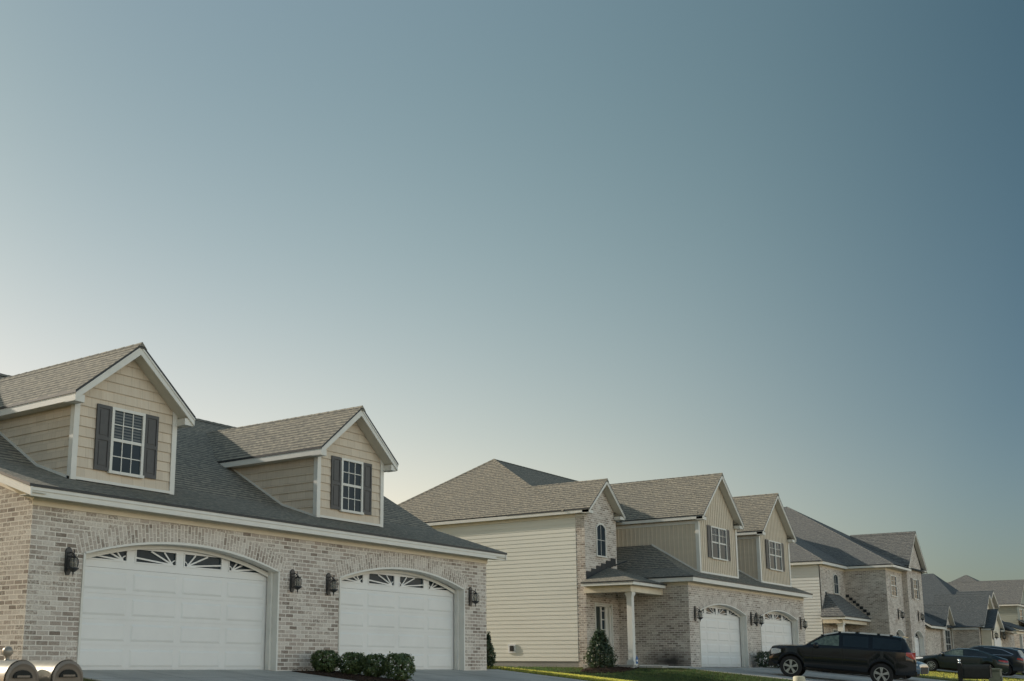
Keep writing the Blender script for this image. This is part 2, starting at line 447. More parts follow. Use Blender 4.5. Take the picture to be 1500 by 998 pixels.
# ------------------------------------------------------------------ building parts
def arch_pts(x0, x1, zs, za, n=18):
    w = (x1-x0)/2; h = za-zs; r = (w*w+h*h)/(2*h); cx = (x0+x1)/2; cz = za-r; a = math.asin(w/r)
    return [(cx+r*math.sin(-a+2*a*k/n), cz+r*math.cos(-a+2*a*k/n)) for k in range(n+1)]
def front_wall(mb, x0, x1, z0, z1, Y, ops, mat, reveal=.12):
    """street-facing wall at Y with arched (or square) openings ops=[(xl,xr,zb,zs,za)] sorted"""
    x = x0
    for (a, b, zb, zs, za) in ops:
        mb.face([(x,Y,z0),(a,Y,z0),(a,Y,z1),(x,Y,z1)], mat)
        P = arch_pts(a, b, zs, za) if za > zs+.01 else [(a, zs), (b, zs)]
        for (p, q) in zip(P, P[1:]):
            mb.face([(p[0],Y,p[1]),(q[0],Y,q[1]),(q[0],Y,z1),(p[0],Y,z1)], mat)
            mb.face([(p[0],Y,p[1]),(p[0],Y+reveal,p[1]),(q[0],Y+reveal,q[1]),(q[0],Y,q[1])], mat)
        if zb > z0: mb.face([(a,Y,z0),(b,Y,z0),(b,Y,zb),(a,Y,zb)], mat); mb.face([(a,Y,zb),(b,Y,zb),(b,Y+reveal,zb),(a,Y+reveal,zb)], mat)
        mb.face([(a,Y,zb),(a,Y+reveal,zb),(a,Y+reveal,zs),(a,Y,zs)], mat)
        mb.face([(b,Y+reveal,zb),(b,Y,zb),(b,Y,zs),(b,Y+reveal,zs)], mat)
        x = b
    mb.face([(x,Y,z0),(x1,Y,z0),(x1,Y,z1),(x,Y,z1)], mat)
def soldier_arch(mb, x0, x1, zs, za, Y, mat, h=.34, ext=.12):
    """ring of upright bricks above an arched opening"""
    w = (x1-x0)/2; hh = za-zs; r = (w*w+hh*hh)/(2*hh); cx = (x0+x1)/2; cz = za-r; a = math.asin(w/r)+ext/r
    n = max(6, int(2*a*r/.3)); y0, y1 = Y-.004, Y+.02
    for k in range(n):
        t0 = -a+2*a*k/n; t1 = -a+2*a*(k+1)/n
        q = [(cx+rr*math.sin(t), y0, cz+rr*math.cos(t)) for rr, t in ((r+.003, t0), (r+.003, t1), (r+h, t1), (r+h, t0))]
        uv = [(0.0, t0*r+3.1), (0.0, t1*r+3.1), (.49*h/.34, t1*r+3.1), (.49*h/.34, t0*r+3.1)]
        # u runs up the brick, v along the arc: courses become upright bricks
        mb.face(q, mat, uv=uv)
    for t in (-a, a):
        p = [(cx+rr*math.sin(t), yy, cz+rr*math.cos(t)) for rr, yy in ((r, y0), (r+h, y0), (r+h, y1), (r, y1))]
        mb.face(p, mat)
def garage_door(root, x0, x1, z0, zs, za, Y, depth=.26, cols=4, label=None, simple=False):
    """arched opening lined in white trim; sectional door with sunburst top lights, all sub-parts of one door"""
    t = MB(['trim'])
    P = arch_pts(x0, x1, zs, za); w = .045
    Pi = arch_pts(x0+w, x1-w, zs-.02, za-w)
    yf = Y-.022
    for (p, q), (pi, qi) in zip(zip(P, P[1:]), zip(Pi, Pi[1:])):
        t.face([(pi[0],yf,pi[1]),(qi[0],yf,qi[1]),(q[0],yf,q[1]),(p[0],yf,p[1])])
        t.face([(p[0],yf,p[1]),(q[0],yf,q[1]),(q[0],Y+.01,q[1]),(p[0],Y+.01,p[1])])
        t.face([(qi[0],yf,qi[1]),(pi[0],yf,pi[1]),(pi[0],Y+depth,pi[1]),(qi[0],Y+depth,qi[1])])
    for s_, xa, xb in ((1, x0, x0+w), (-1, x1-w, x1)):
        t.box(xa, yf, z0, xb, Y+depth, zs)
        # stepped inner stop
        xs = xb if s_ == 1 else xa
        t.box(xs, Y+depth*.55, z0, xs+s_*.05, Y+depth, zs+.02)
    # flat casing behind the arch that the door closes against
    Pj = arch_pts(x0+w+.001, x1-w-.001, zs-.05, za-w-.001)
    Pk = arch_pts(x0+w+.05, x1-w-.05, zs-.13, za-w-.075)
    yk = Y+depth-.03
    for (p, q), (pi, qi) in zip(zip(Pj, Pj[1:]), zip(Pk, Pk[1:])):
        t.face([(pi[0],yk,pi[1]),(qi[0],yk,qi[1]),(q[0],yk,q[1]),(p[0],yk,p[1])])
    yd = Y+depth+.001
    d = MB(['door']); X0, X1 = x0+.02, x1-.02
    dx0, dx1 = x0+w+.05, x1-w-.05
    nsec = 4; zt = z0+(zs-z0)*.9; sh = (zt-z0-.0)/nsec
    cw = (dx1-dx0)/cols
    def sect(za_, zb_, panels=True, nrow=1):
        y = yd+.03
        d.box(X0, y, za_+.0025, X1, y+.04, zb_-.0025, 'door')
        if not panels: return
        for c in range(cols):
            a, b = dx0+cw*c+.07, dx0+cw*(c+1)-.07
            hz = (zb_-za_)
            for r_ in range(nrow):
                p0 = za_+.075+(hz/nrow)*r_; p1 = za_+hz/nrow*(r_+1)-.075
                # raised panel: four sloped sides and a field
                e = .04; yo, yi = y-.0005, y-.0135
                O = [(a,p0),(b,p0),(b,p1),(a,p1)]; I = [(a+e,p0+e),(b-e,p0+e),(b-e,p1-e),(a+e,p1-e)]
                for i in range(4):
                    j = (i+1) % 4
                    d.face([(O[i][0],yo,O[i][1]),(O[j][0],yo,O[j][1]),(I[j][0],yi,I[j][1]),(I[i][0],yi,I[i][1])], 'door')
                d.face([(q[0],yi,q[1]) for q in I], 'door')
    for k in range(nsec): sect(z0+sh*k, z0+sh*(k+1))
    # backing of the seams
    d.box(X0, yd+.04, z0, X1, yd+.08, zt, 'door')
    # top section with the lights
    y = yd+.03; zw0 = zt+.15; zw1 = za-w-.13
    d.box(X0, y, zt+.004, X1, y+.04, zw0, 'door'); d.box(X0, y, zw1, X1, y+.04, za, 'door')
    d.box(X0, y, zw0, dx0+.09, y+.04, zw1, 'door'); d.box(dx1-.09, y, zw0, X1, y+.04, zw1, 'door')
    for c in range(1, cols): d.box(dx0+cw*c-.1, y, zw0, dx0+cw*c+.1, y+.04, zw1, 'door')
    # bead frames
    g = MB(['glass']); mu = MB(['door'])
    for c in range(cols):
        a = dx0+cw*c+(.1 if c else .09); b = dx0+cw*(c+1)-(.1 if c < cols-1 else .09)
        g.face([(a,y+.03,zw0),(b,y+.03,zw0),(b,y+.03,zw1),(a,y+.03,zw1)])
        for (q0, q1) in (((a,zw0),(b,zw0)), ((a,zw1),(b,zw1))): mu.box(q0[0]-.012, y-.012, q0[1]-.014, q1[0]+.012, y+.02, q1[1]+.014)
        for xx in (a, b): mu.box(xx-.014, y-.011, zw0+.014, xx+.014, y+.02, zw1-.014)
        left = c < cols/2
        hx = b-.02 if left else a+.02; sg = -1 if left else 1
        L = abs(b-a)-.03; H = zw1-zw0-.01
        for k, (ex, ez) in enumerate(((L, .42*H), (.62*L, H), (.28*L, H))):
            mu.beam((hx+sg*.06, y+.012+.001*k, zw0+.03), (hx+sg*ex, y+.012+.001*k, zw0+ez), .022, .03, up=(0,1,0) if False else (0,0,1))
        for k in range(4):
            t0, t1 = math.pi/2*k/4, math.pi/2*(k+1)/4; rr = .085
            mu.beam((hx+sg*rr*math.cos(t0), y+.009, zw0+.02+rr*math.sin(t0)), (hx+sg*rr*math.cos(t1), y+.009, zw0+.02+rr*math.sin(t1)), .02, .02, up=(0,-1,0))
    do = d.build('garage_door', None, root)
    if label: do['label'] = label
    t.build('door_casing', None, do); g.build('window_pane', None, do); mu.build('sunburst_muntin', None, do)
    return do
def window(root, x0, x1, z0, z1, Y, cols=3, shutters=True, glass='glass', arch=0.0, rows=2, low=True, sash=True, sw=.34, glass2=None, axis='y'):
    """double-hung window, frame 3 cm proud of the wall"""
    f = MB(['trim']); w = .06; yf = Y-.04
    Q = arch_pts(x0, x1, z1-arch, z1, 12) if arch else None
    f.box(x0-.02, yf-.025, z0-.03, x1+.02, Y, z0+.025)
    f.box(x0, yf, z0+.025, x0+w, Y, z1-arch-(0 if arch else w)); f.box(x1-w, yf, z0+.025, x1, Y, z1-arch-(0 if arch else w))
    if arch:
        Qi = arch_pts(x0+w, x1-w, z1-arch-.01, z1-w, 12)
        for (p, q), (pi, qi) in zip(zip(Q, Q[1:]), zip(Qi, Qi[1:])):
            f.face([(pi[0],yf,pi[1]),(qi[0],yf,qi[1]),(q[0],yf,q[1]),(p[0],yf,p[1])])
            f.face([(p[0],yf,p[1]),(q[0],yf,q[1]),(q[0],Y,q[1]),(p[0],Y,p[1])])
            f.face([(qi[0],yf,qi[1]),(pi[0],yf,pi[1]),(pi[0],Y,pi[1]),(qi[0],Y,qi[1])])
    else: f.box(x0, yf, z1-w, x1, Y, z1)
    zm = (z0+z1)/2
    fo = f.build('window', None, root)
    s = MB(['trim'])
    if sash: s.box(x0+w, Y-.028, zm-.03, x1-w, Y-.004, zm+.03)
    mw = .009
    hz = [(z0+.025, zm-.03), (zm+.03, z1-(w if not arch else w*.9))] if sash else [(z0+.025, z1-w)]
    if sash and not low: hz = hz[1:]
    for (a, b) in hz:
        for c in range(1, cols):
            xx = x0+w+(x1-x0-2*w)*c/cols; s.box(xx-mw, Y-.02, a, xx+mw, Y-.004, b)
        for r_ in range(1, rows):
            zz = a+(b-a)*r_/rows; s.box(x0+w, Y-.0195, zz-mw, x1-w, Y-.0045, zz+mw)
    s.build('muntin', None, fo)
    g = MB([glass])
    if arch: g.face([(x0+w*.6,Y-.012,z0+.02),(x1-w*.6,Y-.012,z0+.02)]+[(p[0],Y-.012,p[1]) for p in arch_pts(x0+w*.6, x1-w*.6, z1-arch, z1-w*.6, 10)[::-1]])
    else:
        g.face([(x0+w/2,Y-.006,zm),(x1-w/2,Y-.006,zm),(x1-w/2,Y-.006,z1-w/2),(x0+w/2,Y-.006,z1-w/2)], glass)
        g.face([(x0+w/2,Y-.006,z0+.01),(x1-w/2,Y-.006,z0+.01),(x1-w/2,Y-.006,zm),(x0+w/2,Y-.006,zm)], glass2 or glass)
    g.build('pane', None, fo)
    if shutters:
        for xa in (x0-sw-.012, x1+.012):
            b = MB(['shutter']); xb = xa+sw
            b.box(xa, Y-.03, z0, xa+.05, Y, z1); b.box(xb-.05, Y-.03, z0, xb, Y, z1)
            for zz in (z0, zm-.05, z1-.07): b.box(xa+.05, Y-.03, zz, xb-.05, Y, zz+.07)
            for (za, zb) in ((z0+.07, zm-.05), (zm+.02, z1-.07)):
                b.box(xa+.05, Y-.014, za, xb-.05, Y, zb); b.box(xa+.085, Y-.024, za+.035, xb-.085, Y-.013, zb-.035)
            b.build('shutter', None, root)
    return fo
def lamp_mesh():
    """lantern centred on its back plate, plate top at z=+.28, wall at y=0"""
    a = MB(['black']); a.local = True
    # back plate with pointed ends
    a.prism([(-.07,0,-.16),(-.03,0,-.24),(.03,0,-.24),(.07,0,-.16),(.07,0,.22),(.04,0,.27),(0,0,.29),(-.04,0,.27),(-.07,0,.22)], (0,-.035,0))
    a.prism([(-.035,-.03,-.13),(.035,-.03,-.13),(.035,-.03,.2),(-.035,-.03,.2)], (0,-.014,0))
    # arm, hook and top scroll
    a.tube([(0,-.03,.17),(0,-.09,.19),(0,-.15,.17),(0,-.19,.13)], .011)
    a.tube([(0,-.03,.08),(0,-.07,.12),(0,-.12,.12),(0,-.15,.17)], .008)
    c = (0, -.19, 0)
    a.lathe([(.0,.235),(.012,.225),(.006,.205),(.016,.195),(.007,.18),(.012,.14),(.03,.115),(.05,.10),(.066,.088),(.06,.078),(0,.078)], c, seg=12)
    for k in range(6):   # little crown points
        t = 2*math.pi*k/6; x, y = math.cos(t), math.sin(t)
        a.tube([(x*.06,-.19+y*.06,.085),(x*.085,-.19+y*.085,.105),(x*.082,-.19+y*.082,.12)], .006, seg=5)
        prof = [(.056,.085),(.088,.045),(.098,-.01),(.088,-.07),(.07,-.115)]
        a.tube([(x*r,-.19+y*r,z) for r, z in prof], .008, seg=5)
    a.lathe([(.0,-.11),(.105,-.11),(.108,-.125),(.08,-.15),(.05,-.175),(.02,-.19),(.012,-.21),(.018,-.225),(.008,-.24),(.0,-.29)], c, seg=14)
    g = MB(['lampg']); g.local = True
    g.lathe([(.035,.08),(.06,.045),(.07,-.01),(.062,-.065),(.05,-.108)], c, seg=14)
    a.lathe([(0,.0),(.014,-.005),(.016,-.11)], c, 'bulb', 8)
    return a, g
_la, _lg = lamp_mesh()
_lproto = []
def lamp(root, x, Y, z, s=1.0):
    """x,Y = plate centre on the wall"""
    rl = Vector(root.location)
    if not _lproto:
        a = _la.build('wall_lamp', None, None, smooth=False); weld(a, 40); g = _lg.build('lamp_glass', None, None, smooth=True)
        _lproto.extend((a.data, g.data)); bpy.data.objects.remove(a); bpy.data.objects.remove(g)
    a = bpy.data.objects.new('wall_lamp', _lproto[0]); COL.objects.link(a); a.parent = root; a.location = Vector((x,Y,z))-rl; a.scale = (s,s,s)
    g = bpy.data.objects.new('lamp_glass', _lproto[1]); COL.objects.link(g); g.parent = a
def roof_slab(mb, pts, t=.05, mat='roof'):
    """planar polygon, top surface as given, thickness straight down"""
    P = [Vector(p) for p in pts]
    n = (P[1]-P[0]).cross(P[2]-P[0])
    if n.z < 0: P = P[::-1]
    mb.face(P, mat)
    Q = [p-Vector((0,0,t)) for p in P]
    mb.face(Q[::-1], 'shingled')
    for i in range(len(P)):
        j = (i+1) % len(P); mb.face([P[i], Q[i], Q[j], P[j]], 'shingled')
def ridge_cap(mb, a, b, mat='roof', w=.13, drop=.055):
    a = Vector(a); b = Vector(b); d = (b-a).normalized(); s = d.cross(Vector((0,0,1))).normalized()
    L = (b-a).length; n = max(1, int(L/.28))
    for k in range(n):
        p = a+d*(L*k/n); q = a+d*(L*(k+1)/n+.02); up = Vector((0,0,.028)); lo = Vector((0,0,-drop))
        mb.face([p+s*w+lo, q+s*w+lo, q+up*.7, p+up], mat); mb.face([p+up, q+up*.7, q-s*w+lo, p-s*w+lo], mat)
        mb.face([p+s*w+lo, p+up, p-s*w+lo], mat)
def gable_roof(name, root, xc, zr, hw, ze, y0, y1, fascia=True, t=.05, mat='roof', returns=True, rake=.14, wall_y=None, eave_trim=True, ret_w=.42):
    """ridge along Y at xc; eave edges at xc+-hw, height ze; front edge y0, back y1. Trim and soffit included as sub-parts"""
    m = MB([mat, 'shingled'])
    L = [(xc-hw,y0,ze),(xc,y0,zr),(xc,y1,zr),(xc-hw,y1,ze)]; Rr = [(xc,y0,zr),(xc+hw,y0,ze),(xc+hw,y1,ze),(xc,y1,zr)]
    roof_slab(m, L, t, mat); roof_slab(m, Rr, t, mat)
    ridge_cap(m, (xc,y0-.01,zr+.01), (xc,y1,zr+.01), mat, .13, (zr-ze)/hw*.13+.004)
    ro = m.build(name, None, root)
    tr = MB(['trim'])
    for s in (-1, 1):
        # rake board: parallelogram on the front
        e = (xc+s*(hw-.012), ze-t); a = (xc, zr-t)
        poly = [(e[0],y0+.015,e[1]),(a[0],y0+.015,a[1]),(a[0],y0+.015,a[1]-rake*1.25),(e[0],y0+.015,e[1]-rake)]
        tr.prism(poly, (0,.03,0), 'trim')
        # thin crown strip
        poly = [(e[0],y0+.001,e[1]),(a[0],y0+.001,a[1]),(a[0],y0+.001,a[1]-.045),(e[0],y0+.001,e[1]-.035)]
        tr.prism(poly, (0,.0135,0), 'trim')
        if eave_trim:
            tr.box(xc+s*(hw-.045), y0+.046, ze-t-rake+.004, xc+s*(hw-.012), y1, ze-t-.001, 'trim')
        if wall_y is not None:
            # soffit boards: under the rake overhang and under the eave
            k = (zr-ze)/hw
            q = [(xc+s*(hw-.046), ze-t-.02), (xc, zr-t-.02-.0)]
            dz = rake*.8
            tr.prism([(q[0][0],y0+.046,q[0][1]-dz+.02),(q[1][0],y0+.046,q[1][1]-dz*1.2+.02),(q[1][0],y0+.046,q[1][1]-dz*1.2+.035),(q[0][0],y0+.046,q[0][1]-dz+.035)], (0,wall_y-y0-.046,0), 'soffit')
    to = tr.build('rake_trim', None, ro)
    if returns and wall_y is not None:
        for s in (-1, 1):
            rt = MB(['trim', mat])
            xo = xc+s*(hw-.012); xi = xo-s*ret_w; zb = ze-t-rake-.02; zt = zb+.13
            rt.box(xo, y0+.05, zb, xi, wall_y, zt, 'trim')
            # little pent roof on the return
            top = zt+.22
            A = (xo,y0+.03,zt+.003); B = (xi,y0+.03,zt+.003); C = (xi,wall_y,top); D = (xo-s*.12,wall_y,top)
            rt.face([A,B,C,D], mat); rt.face([B,(xi,wall_y,zt),C], mat); rt.face([A,(xo,wall_y,zt),D], mat)
            rt.build('eave_return', None, ro)
    return ro
def hip_roof(name, root, x0, x1, y0, y1, ze, s, mat='roof', fascia=True, t=.05, fh=.16, poly=None):
    m = MB([mat, 'shingled'])
    w, d = x1-x0, y1-y0; h = min(w, d)/2; zr = ze+h*s
    if w >= d: a, b = (x0+h,(y0+y1)/2,zr), (x1-h,(y0+y1)/2,zr)
    else: a, b = ((x0+x1)/2,y0+h,zr), ((x0+x1)/2,y1-h,zr)
    c = [(x0,y0,ze),(x1,y0,ze),(x1,y1,ze),(x0,y1,ze)]
    if w >= d: faces = [[c[0],c[1],b,a],[c[1],c[2],b],[c[2],c[3],a,b],[c[3],c[0],a]]
    else: faces = [[c[0],c[1],a],[c[1],c[2],b,a],[c[2],c[3],b],[c[3],c[0],a,b]]
    for f in faces: m.face(f, mat)
    m.box(x0+.002, y0+.002, ze-t, x1-.002, y1-.002, ze-.001, 'shingled')
    if (Vector(a)-Vector(b)).length > .05: ridge_cap(m, a, b, mat)
    for p, q in ((c[0], a), (c[3], a if w >= d else b), (c[1], b if w >= d else a), (c[2], b)): ridge_cap(m, p, q, mat, .1)
    ro = m.build(name, None, root)
    tr = MB(['trim'])
    e = .02
    for bx in ((x0+e,y0+e,x1-e,y0+e+.03),(x0+e,y1-e-.03,x1-e,y1-e),(x0+e,y0+e+.031,x0+e+.03,y1-e-.031),(x1-e-.03,y0+e+.031,x1-e,y1-e-.031)):
        tr.box(bx[0],bx[1],ze-t-fh,bx[2],bx[3],ze-t-.001,'trim')
    tr.box(x0+e+.031, y0+e+.031, ze-t-fh+.02, x1-e-.031, y1-e-.031, ze-t-fh+.035, 'soffit')
    tr.build('fascia', None, ro)
    return ro

# ------------------------------------------------------------------ terrain
def base(X):
    if X < 26: return -.105
    if X > 39: return -.125
    return -.105-.02*(X-26)/13
def lerp_tab(tab, x):
    if x <= tab[0][0]: return tab[0][1]
    for a, b in zip(tab, tab[1:]):
        if x <= b[0]: return a[1]+(b[1]-a[1])*(x-a[0])/(b[0]-a[0])
    return tab[-1][1]
def gz(X, Y):
    b = base(X)
    z = b if Y >= 18 else (-1.2 if Y <= 6.5 else b+(-1.2-b)*(18-Y)/11.5)
    # shallow drainage swale between the first two houses
    return z-lerp_tab([(27,0),(30,.45),(34,1),(37,.9),(38.6,.45),(39.4,0)], X)*lerp_tab([(6.5,0),(9,.12),(12,.28),(15,.36),(18,.36),(21,.27),(24,.12),(28,0)], Y)
def setting(o): o['kind'] = 'structure'; return o
g = MB(['ground'])
XS = [-1500, -300, -60, -20, 0, 13, 26, 27, 30, 34, 37, 38.6, 39, 39.4, 52, 70, 90, 120, 160, 300, 1500]
YS = [5.3, 6.5, 9, 12, 15, 18, 21, 24, 28, 36, 60, 120, 400, 2500]
for i in range(len(XS)-1):
    for j in range(len(YS)-1):
        q = [(XS[i],YS[j]),(XS[i+1],YS[j]),(XS[i+1],YS[j+1]),(XS[i],YS[j+1])]
        g.face([(x,y,gz(x,y)) for x, y in q])
g.face([(-1500,-2500,-1.21),(1500,-2500,-1.21),(1500,-5.3,-1.21),(-1500,-5.3,-1.21)])
setting(g.build('ground'))
r = MB(['asphalt']); r.face([(-1500,-5,-1.335),(1500,-5,-1.335),(1500,5,-1.335),(-1500,5,-1.335)]); setting(r.build('road'))
k = MB(['found'])
for s in (-1, 1): k.box(-300, s*5.0, -1.45, 400, s*5.305, -1.194)
setting(k.build('kerb'))
def drive(xa, xb, ytop, name='driveway', flare=.8, ztop=None):
    d = MB(['concrete'])
    ys = [5.32, 6.5, 9, 12, 15, ytop]
    ys = [y for y in ys if y < ytop]+[ytop] if ytop > 15 else ys
    if ytop > 18: ys = [5.32, 6.5, 9, 12, 15, 18, ytop]
    fl = lambda y: flare*max(0, (8.5-y)/3.2)
    e = .018
    for a, b in zip(ys, ys[1:]):
        cuts = sorted({xa, xb, *[x for x in XS if xa < x < xb]})
        for p, q in zip(cuts, cuts[1:]):
            pa = p-(fl(a) if p == xa else 0); pb = p-(fl(b) if p == xa else 0)
            qa = q+(fl(a) if q == xb else 0); qb = q+(fl(b) if q == xb else 0)
            d.face([(pa,a,gz(p,a)+e),(qa,a,gz(q,a)+e),(qb,b,gz(q,b)+e),(pb,b,gz(p,b)+e)])
            if p == xa: d.face([(pa,a,gz(p,a)-.08),(pa,a,gz(p,a)+e),(pb,b,gz(p,b)+e),(pb,b,gz(p,b)-.08)])
            if q == xb: d.face([(qa,a,gz(q,a)+e),(qa,a,gz(q,a)-.08),(qb,b,gz(q,b)-.08),(qb,b,gz(q,b)+e)])
    return setting(d.build(name))

drive(11.9, 17.75, 17.25); drive(19.2, 26.3, 17.25)
drive(39.9, 55.6, 18.55); drive(72.6, 80.4, 19.4); drive(101.2, 110.5, 19.6)
# walk from the second driveway to the porch
w_ = MB(['concrete']); w_.box(39.1, 19.55, -.3, 42.19, 21.69, -.02); w_.box(39.5, 18.56, -.3, 42.19, 19.549, -.06)
setting(w_.build('path'))

# ------------------------------------------------------------------ shared bits
def corner_boards(mb, x, yf, z0, z1, sx, w=.11, t=.022, mat='trim'):
    """corner at (x,yf); building lies toward +Y and -sx"""
    mb.box(x+sx*t, yf-t, z0, x-sx*w, yf-.001, z1, mat)
    mb.box(x+sx*t, yf-.0005, z0, x+sx*.001, yf+w, z1, mat)
def band(mb, prof, x0, x1, h, mat):
    """strip following a (y,z) profile, from x0 to x1, height h downwards"""
    for (a, b) in zip(prof, prof[1:]):
        mb.prism([(x0,a[0],a[1]),(x0,b[0],b[1]),(x0,b[0],b[1]-h),(x0,a[0],a[1]-h)], (x1-x0,0,0), mat)
def dormer_small(root, x0, x1, Yf, prof, zb, ze, zr, hw, gl, gl2, yback, wlabel=None):
    xc = (x0+x1)/2; y0 = Yf-.35
    d = MB(['shake'])
    k = (zr-ze)/hw
    zt = ze+k*(hw-(x1-x0)/2)-.06
    lap_wall(d, [(x0,zb),(x1,zb),(x1,zt),(xc,zr-.08),(x0,zt)], (0,Yf,0), (1,0,0), (0,-1,0), .2, .02, 'shake', z0=zb)
    # sides follow the roof profile
    ys = [Yf]+[p[0] for p in prof if p[0] > Yf]
    def pz(y):
        for (a, b) in zip(prof, prof[1:]):
            if a[0] <= y <= b[0]: return a[1]+(b[1]-a[1])*(y-a[0])/(b[0]-a[0])
    ztop = ze-.03
    ye = Yf
    while pz(ye) < ztop: ye += .02
    poly = [(y, pz(y)-.05) for y in ys if y < ye]+[(ye, ztop), (Yf, ztop)]
    lap_wall(d, poly, (x0,0,0), (0,1,0), (-1,0,0), .2, .02, 'shake', z0=zb)
    lap_wall(d, poly, (x1,0,0), (0,1,0), (1,0,0), .2, .02, 'shake', z0=zb)
    wo = d.build('dormer', None, root)
    t = MB(['trim'])
    for x, s in ((x0, -1), (x1, 1)): corner_boards(t, x+s*.02, Yf-.02, zb-.06, zt-.02, s, .10)
    t.box(x0+.08, Yf-.045, zb-.05, x1-.08, Yf-.001, zb+.005)
    fl = [(y, pz(y)+.05) for y in ys if y < ye]+[(ye, pz(ye)+.05)]
    band(t, fl, x0-.042, x0-.012, .055, 'trim'); band(t, fl, x1+.012, x1+.042, .055, 'trim')
    t.build('corner_trim', None, wo)
    ro = gable_roof('dormer_roof', root, xc, zr, hw, ze, y0, yback, wall_y=Yf-.02, returns=False)
    for s in (-1, 1):
        b = MB(['trim'])
        xo = xc+s*(hw-.013); xi = xc+s*((x1-x0)/2+.02)
        b.box(xo, y0+.047, ze-.05-.15, xi, Yf-.021, ze-.06, 'trim')
        b.box(xo-s*.034, Yf-.02, ze-.05-.145, xi, yback-.8, ze-.05-.13, 'soffit')
        b.build('boxed_eave', None, ro)
    window(root, xc-.40, xc+.42, zb+.2, zb+1.5, Yf-.02, 3, True, gl, glass2=gl2)

# ------------------------------------------------------------------ house 1
h = thing('house', 'nearest brick house at left with two tan shake dormers over two white garage doors', 'house', (11.27, 17, -.19))
H1 = h
w1 = MB(['brick'])
D1 = (12.37, 17.41, -.19, 1.92, 2.30); D2 = (19.36, 24.36, -.19, 1.92, 2.30)
front_wall(w1, 11.27, 25.4, -.5, 2.9, 17.0, [D1, D2], 'brick')
for D in (D1, D2): soldier_arch(w1, D[0], D[1], D[3], D[4], 17.0, 'brick')
w1.build('brick_wall', None, h)
prof = [(16.62,2.97),(19.0,3.74),(24.3,6.9),(30.9,3.0)]
sw = MB(['brick'])
for x in (11.27, 25.4):
    p = [(17.0,-.5),(17.0,2.97),(19.0,3.64),(24.3,6.80),(30.5,3.1),(30.5,-.5)]
    for q in ([p[0],p[1],p[2],(19.0,-.5)], [(19.0,-.5),p[2],p[3],(24.3,-.5)], [(24.3,-.5),p[3],p[4],p[5]]):
        pts = [(x,a,b) for a, b in q]
        if x < 20: pts = pts[::-1]
        sw.face(pts, 'brick')
sw.face([(25.4,30.5,-.5),(11.27,30.5,-.5),(11.27,30.5,3.1),(25.4,30.5,3.1)], 'brick')
sw.build('side_wall', None, h)
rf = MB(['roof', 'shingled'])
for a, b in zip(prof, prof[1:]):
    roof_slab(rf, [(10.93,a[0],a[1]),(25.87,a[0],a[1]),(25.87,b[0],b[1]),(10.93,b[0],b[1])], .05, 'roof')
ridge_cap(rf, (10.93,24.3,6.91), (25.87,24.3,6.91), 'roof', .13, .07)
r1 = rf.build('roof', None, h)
t = MB(['trim'])
t.box(10.985, 16.655, 2.765, 25.815, 16.69, 2.925, 'trim'); t.box(10.985, 16.635, 2.86, 25.815, 16.6545, 2.925, 'trim')
for x0, x1 in ((10.95, 10.984), (25.816, 25.85)):
    band(t, [(a, b-.052) for a, b in prof], x0, x1, .15, 'trim')
t.build('fascia', None, r1)
t = MB(['soffit'])
t.box(10.985, 16.6905, 2.79, 25.815, 17.0, 2.805, 'soffit')
for x0, x1 in ((10.985, 11.269), (25.401, 25.815)):
    band(t, [(a, b-.14) for a, b in prof[0:1]+prof[1:]], x0, x1, .015, 'soffit')
t.build('soffit', None, r1)
t = MB(['frieze'])
t.box(11.245, 16.975, 2.66, 25.425, 16.999, 2.789, 'frieze'); t.box(11.245, 16.96, 2.75, 25.425, 16.9745, 2.789, 'frieze')
band(t, [(17.0,2.88),(19.0,3.55),(24.3,6.70)], 11.245, 11.2695, .13, 'frieze')
t.build('frieze_board', None, h)
dprof = prof[:3]
dormer_small(h, 12.64, 15.09, 17.9, dprof, 3.44, 5.03, 6.27, 1.49, 'glassb', 'glass', 23.2)
dormer_small(h, 19.53, 21.96, 17.9, dprof, 3.44, 5.03, 6.25, 1.47, 'glass', 'glass', 23.2)
garage_door(h, D1[0], D1[1], -.185, D1[3], D1[4], 17.0)
garage_door(h, D2[0], D2[1], -.185, D2[3], D2[4], 17.0)
for lx in (12.05, 17.80, 18.98, 24.62): lamp(h, lx, 17.0, 1.72, .94)

# ------------------------------------------------------------------ house 2
h = thing('house', 'second house from left with cream siding flank, white porch column and tan board gables', 'house', (42.2, 18.6, -.1))
H2 = h
w1 = MB(['brick'])
E1 = (43.15, 48.2, -.1, 2.14, 2.52); E2 = (49.85, 54.8, -.1, 2.14, 2.52)
front_wall(w1, 42.2, 55.8, -.5, 3.35, 18.6, [E1, E2], 'brick')
for D in (E1, E2): soldier_arch(w1, D[0], D[1], D[3], D[4], 18.6, 'brick', h=.36)
w1.face([(55.8,18.6,-.5),(55.8,33.7,-.5),(55.8,33.7,6.0),(55.8,22.9,6.0),(55.8,22.9,5.6),(55.8,19.3,3.8),(55.8,18.6,3.4)], 'brick')
w1.build('brick_wall', None, h)
w1 = MB(['brick2']); w1.face([(42.2,24,-.5),(42.2,18.6,-.5),(42.2,18.6,3.4),(42.2,24,3.4)]); w1.build('side_wall', None, h)
for e, n_ in ((E1, 0), (E2, 1)): garage_door(h, e[0], e[1], -.09, e[3], e[4], 18.6)
for lx in (42.75, 48.75, 49.42, 55.2): lamp(h, lx, 18.6, 1.98, 1.15)
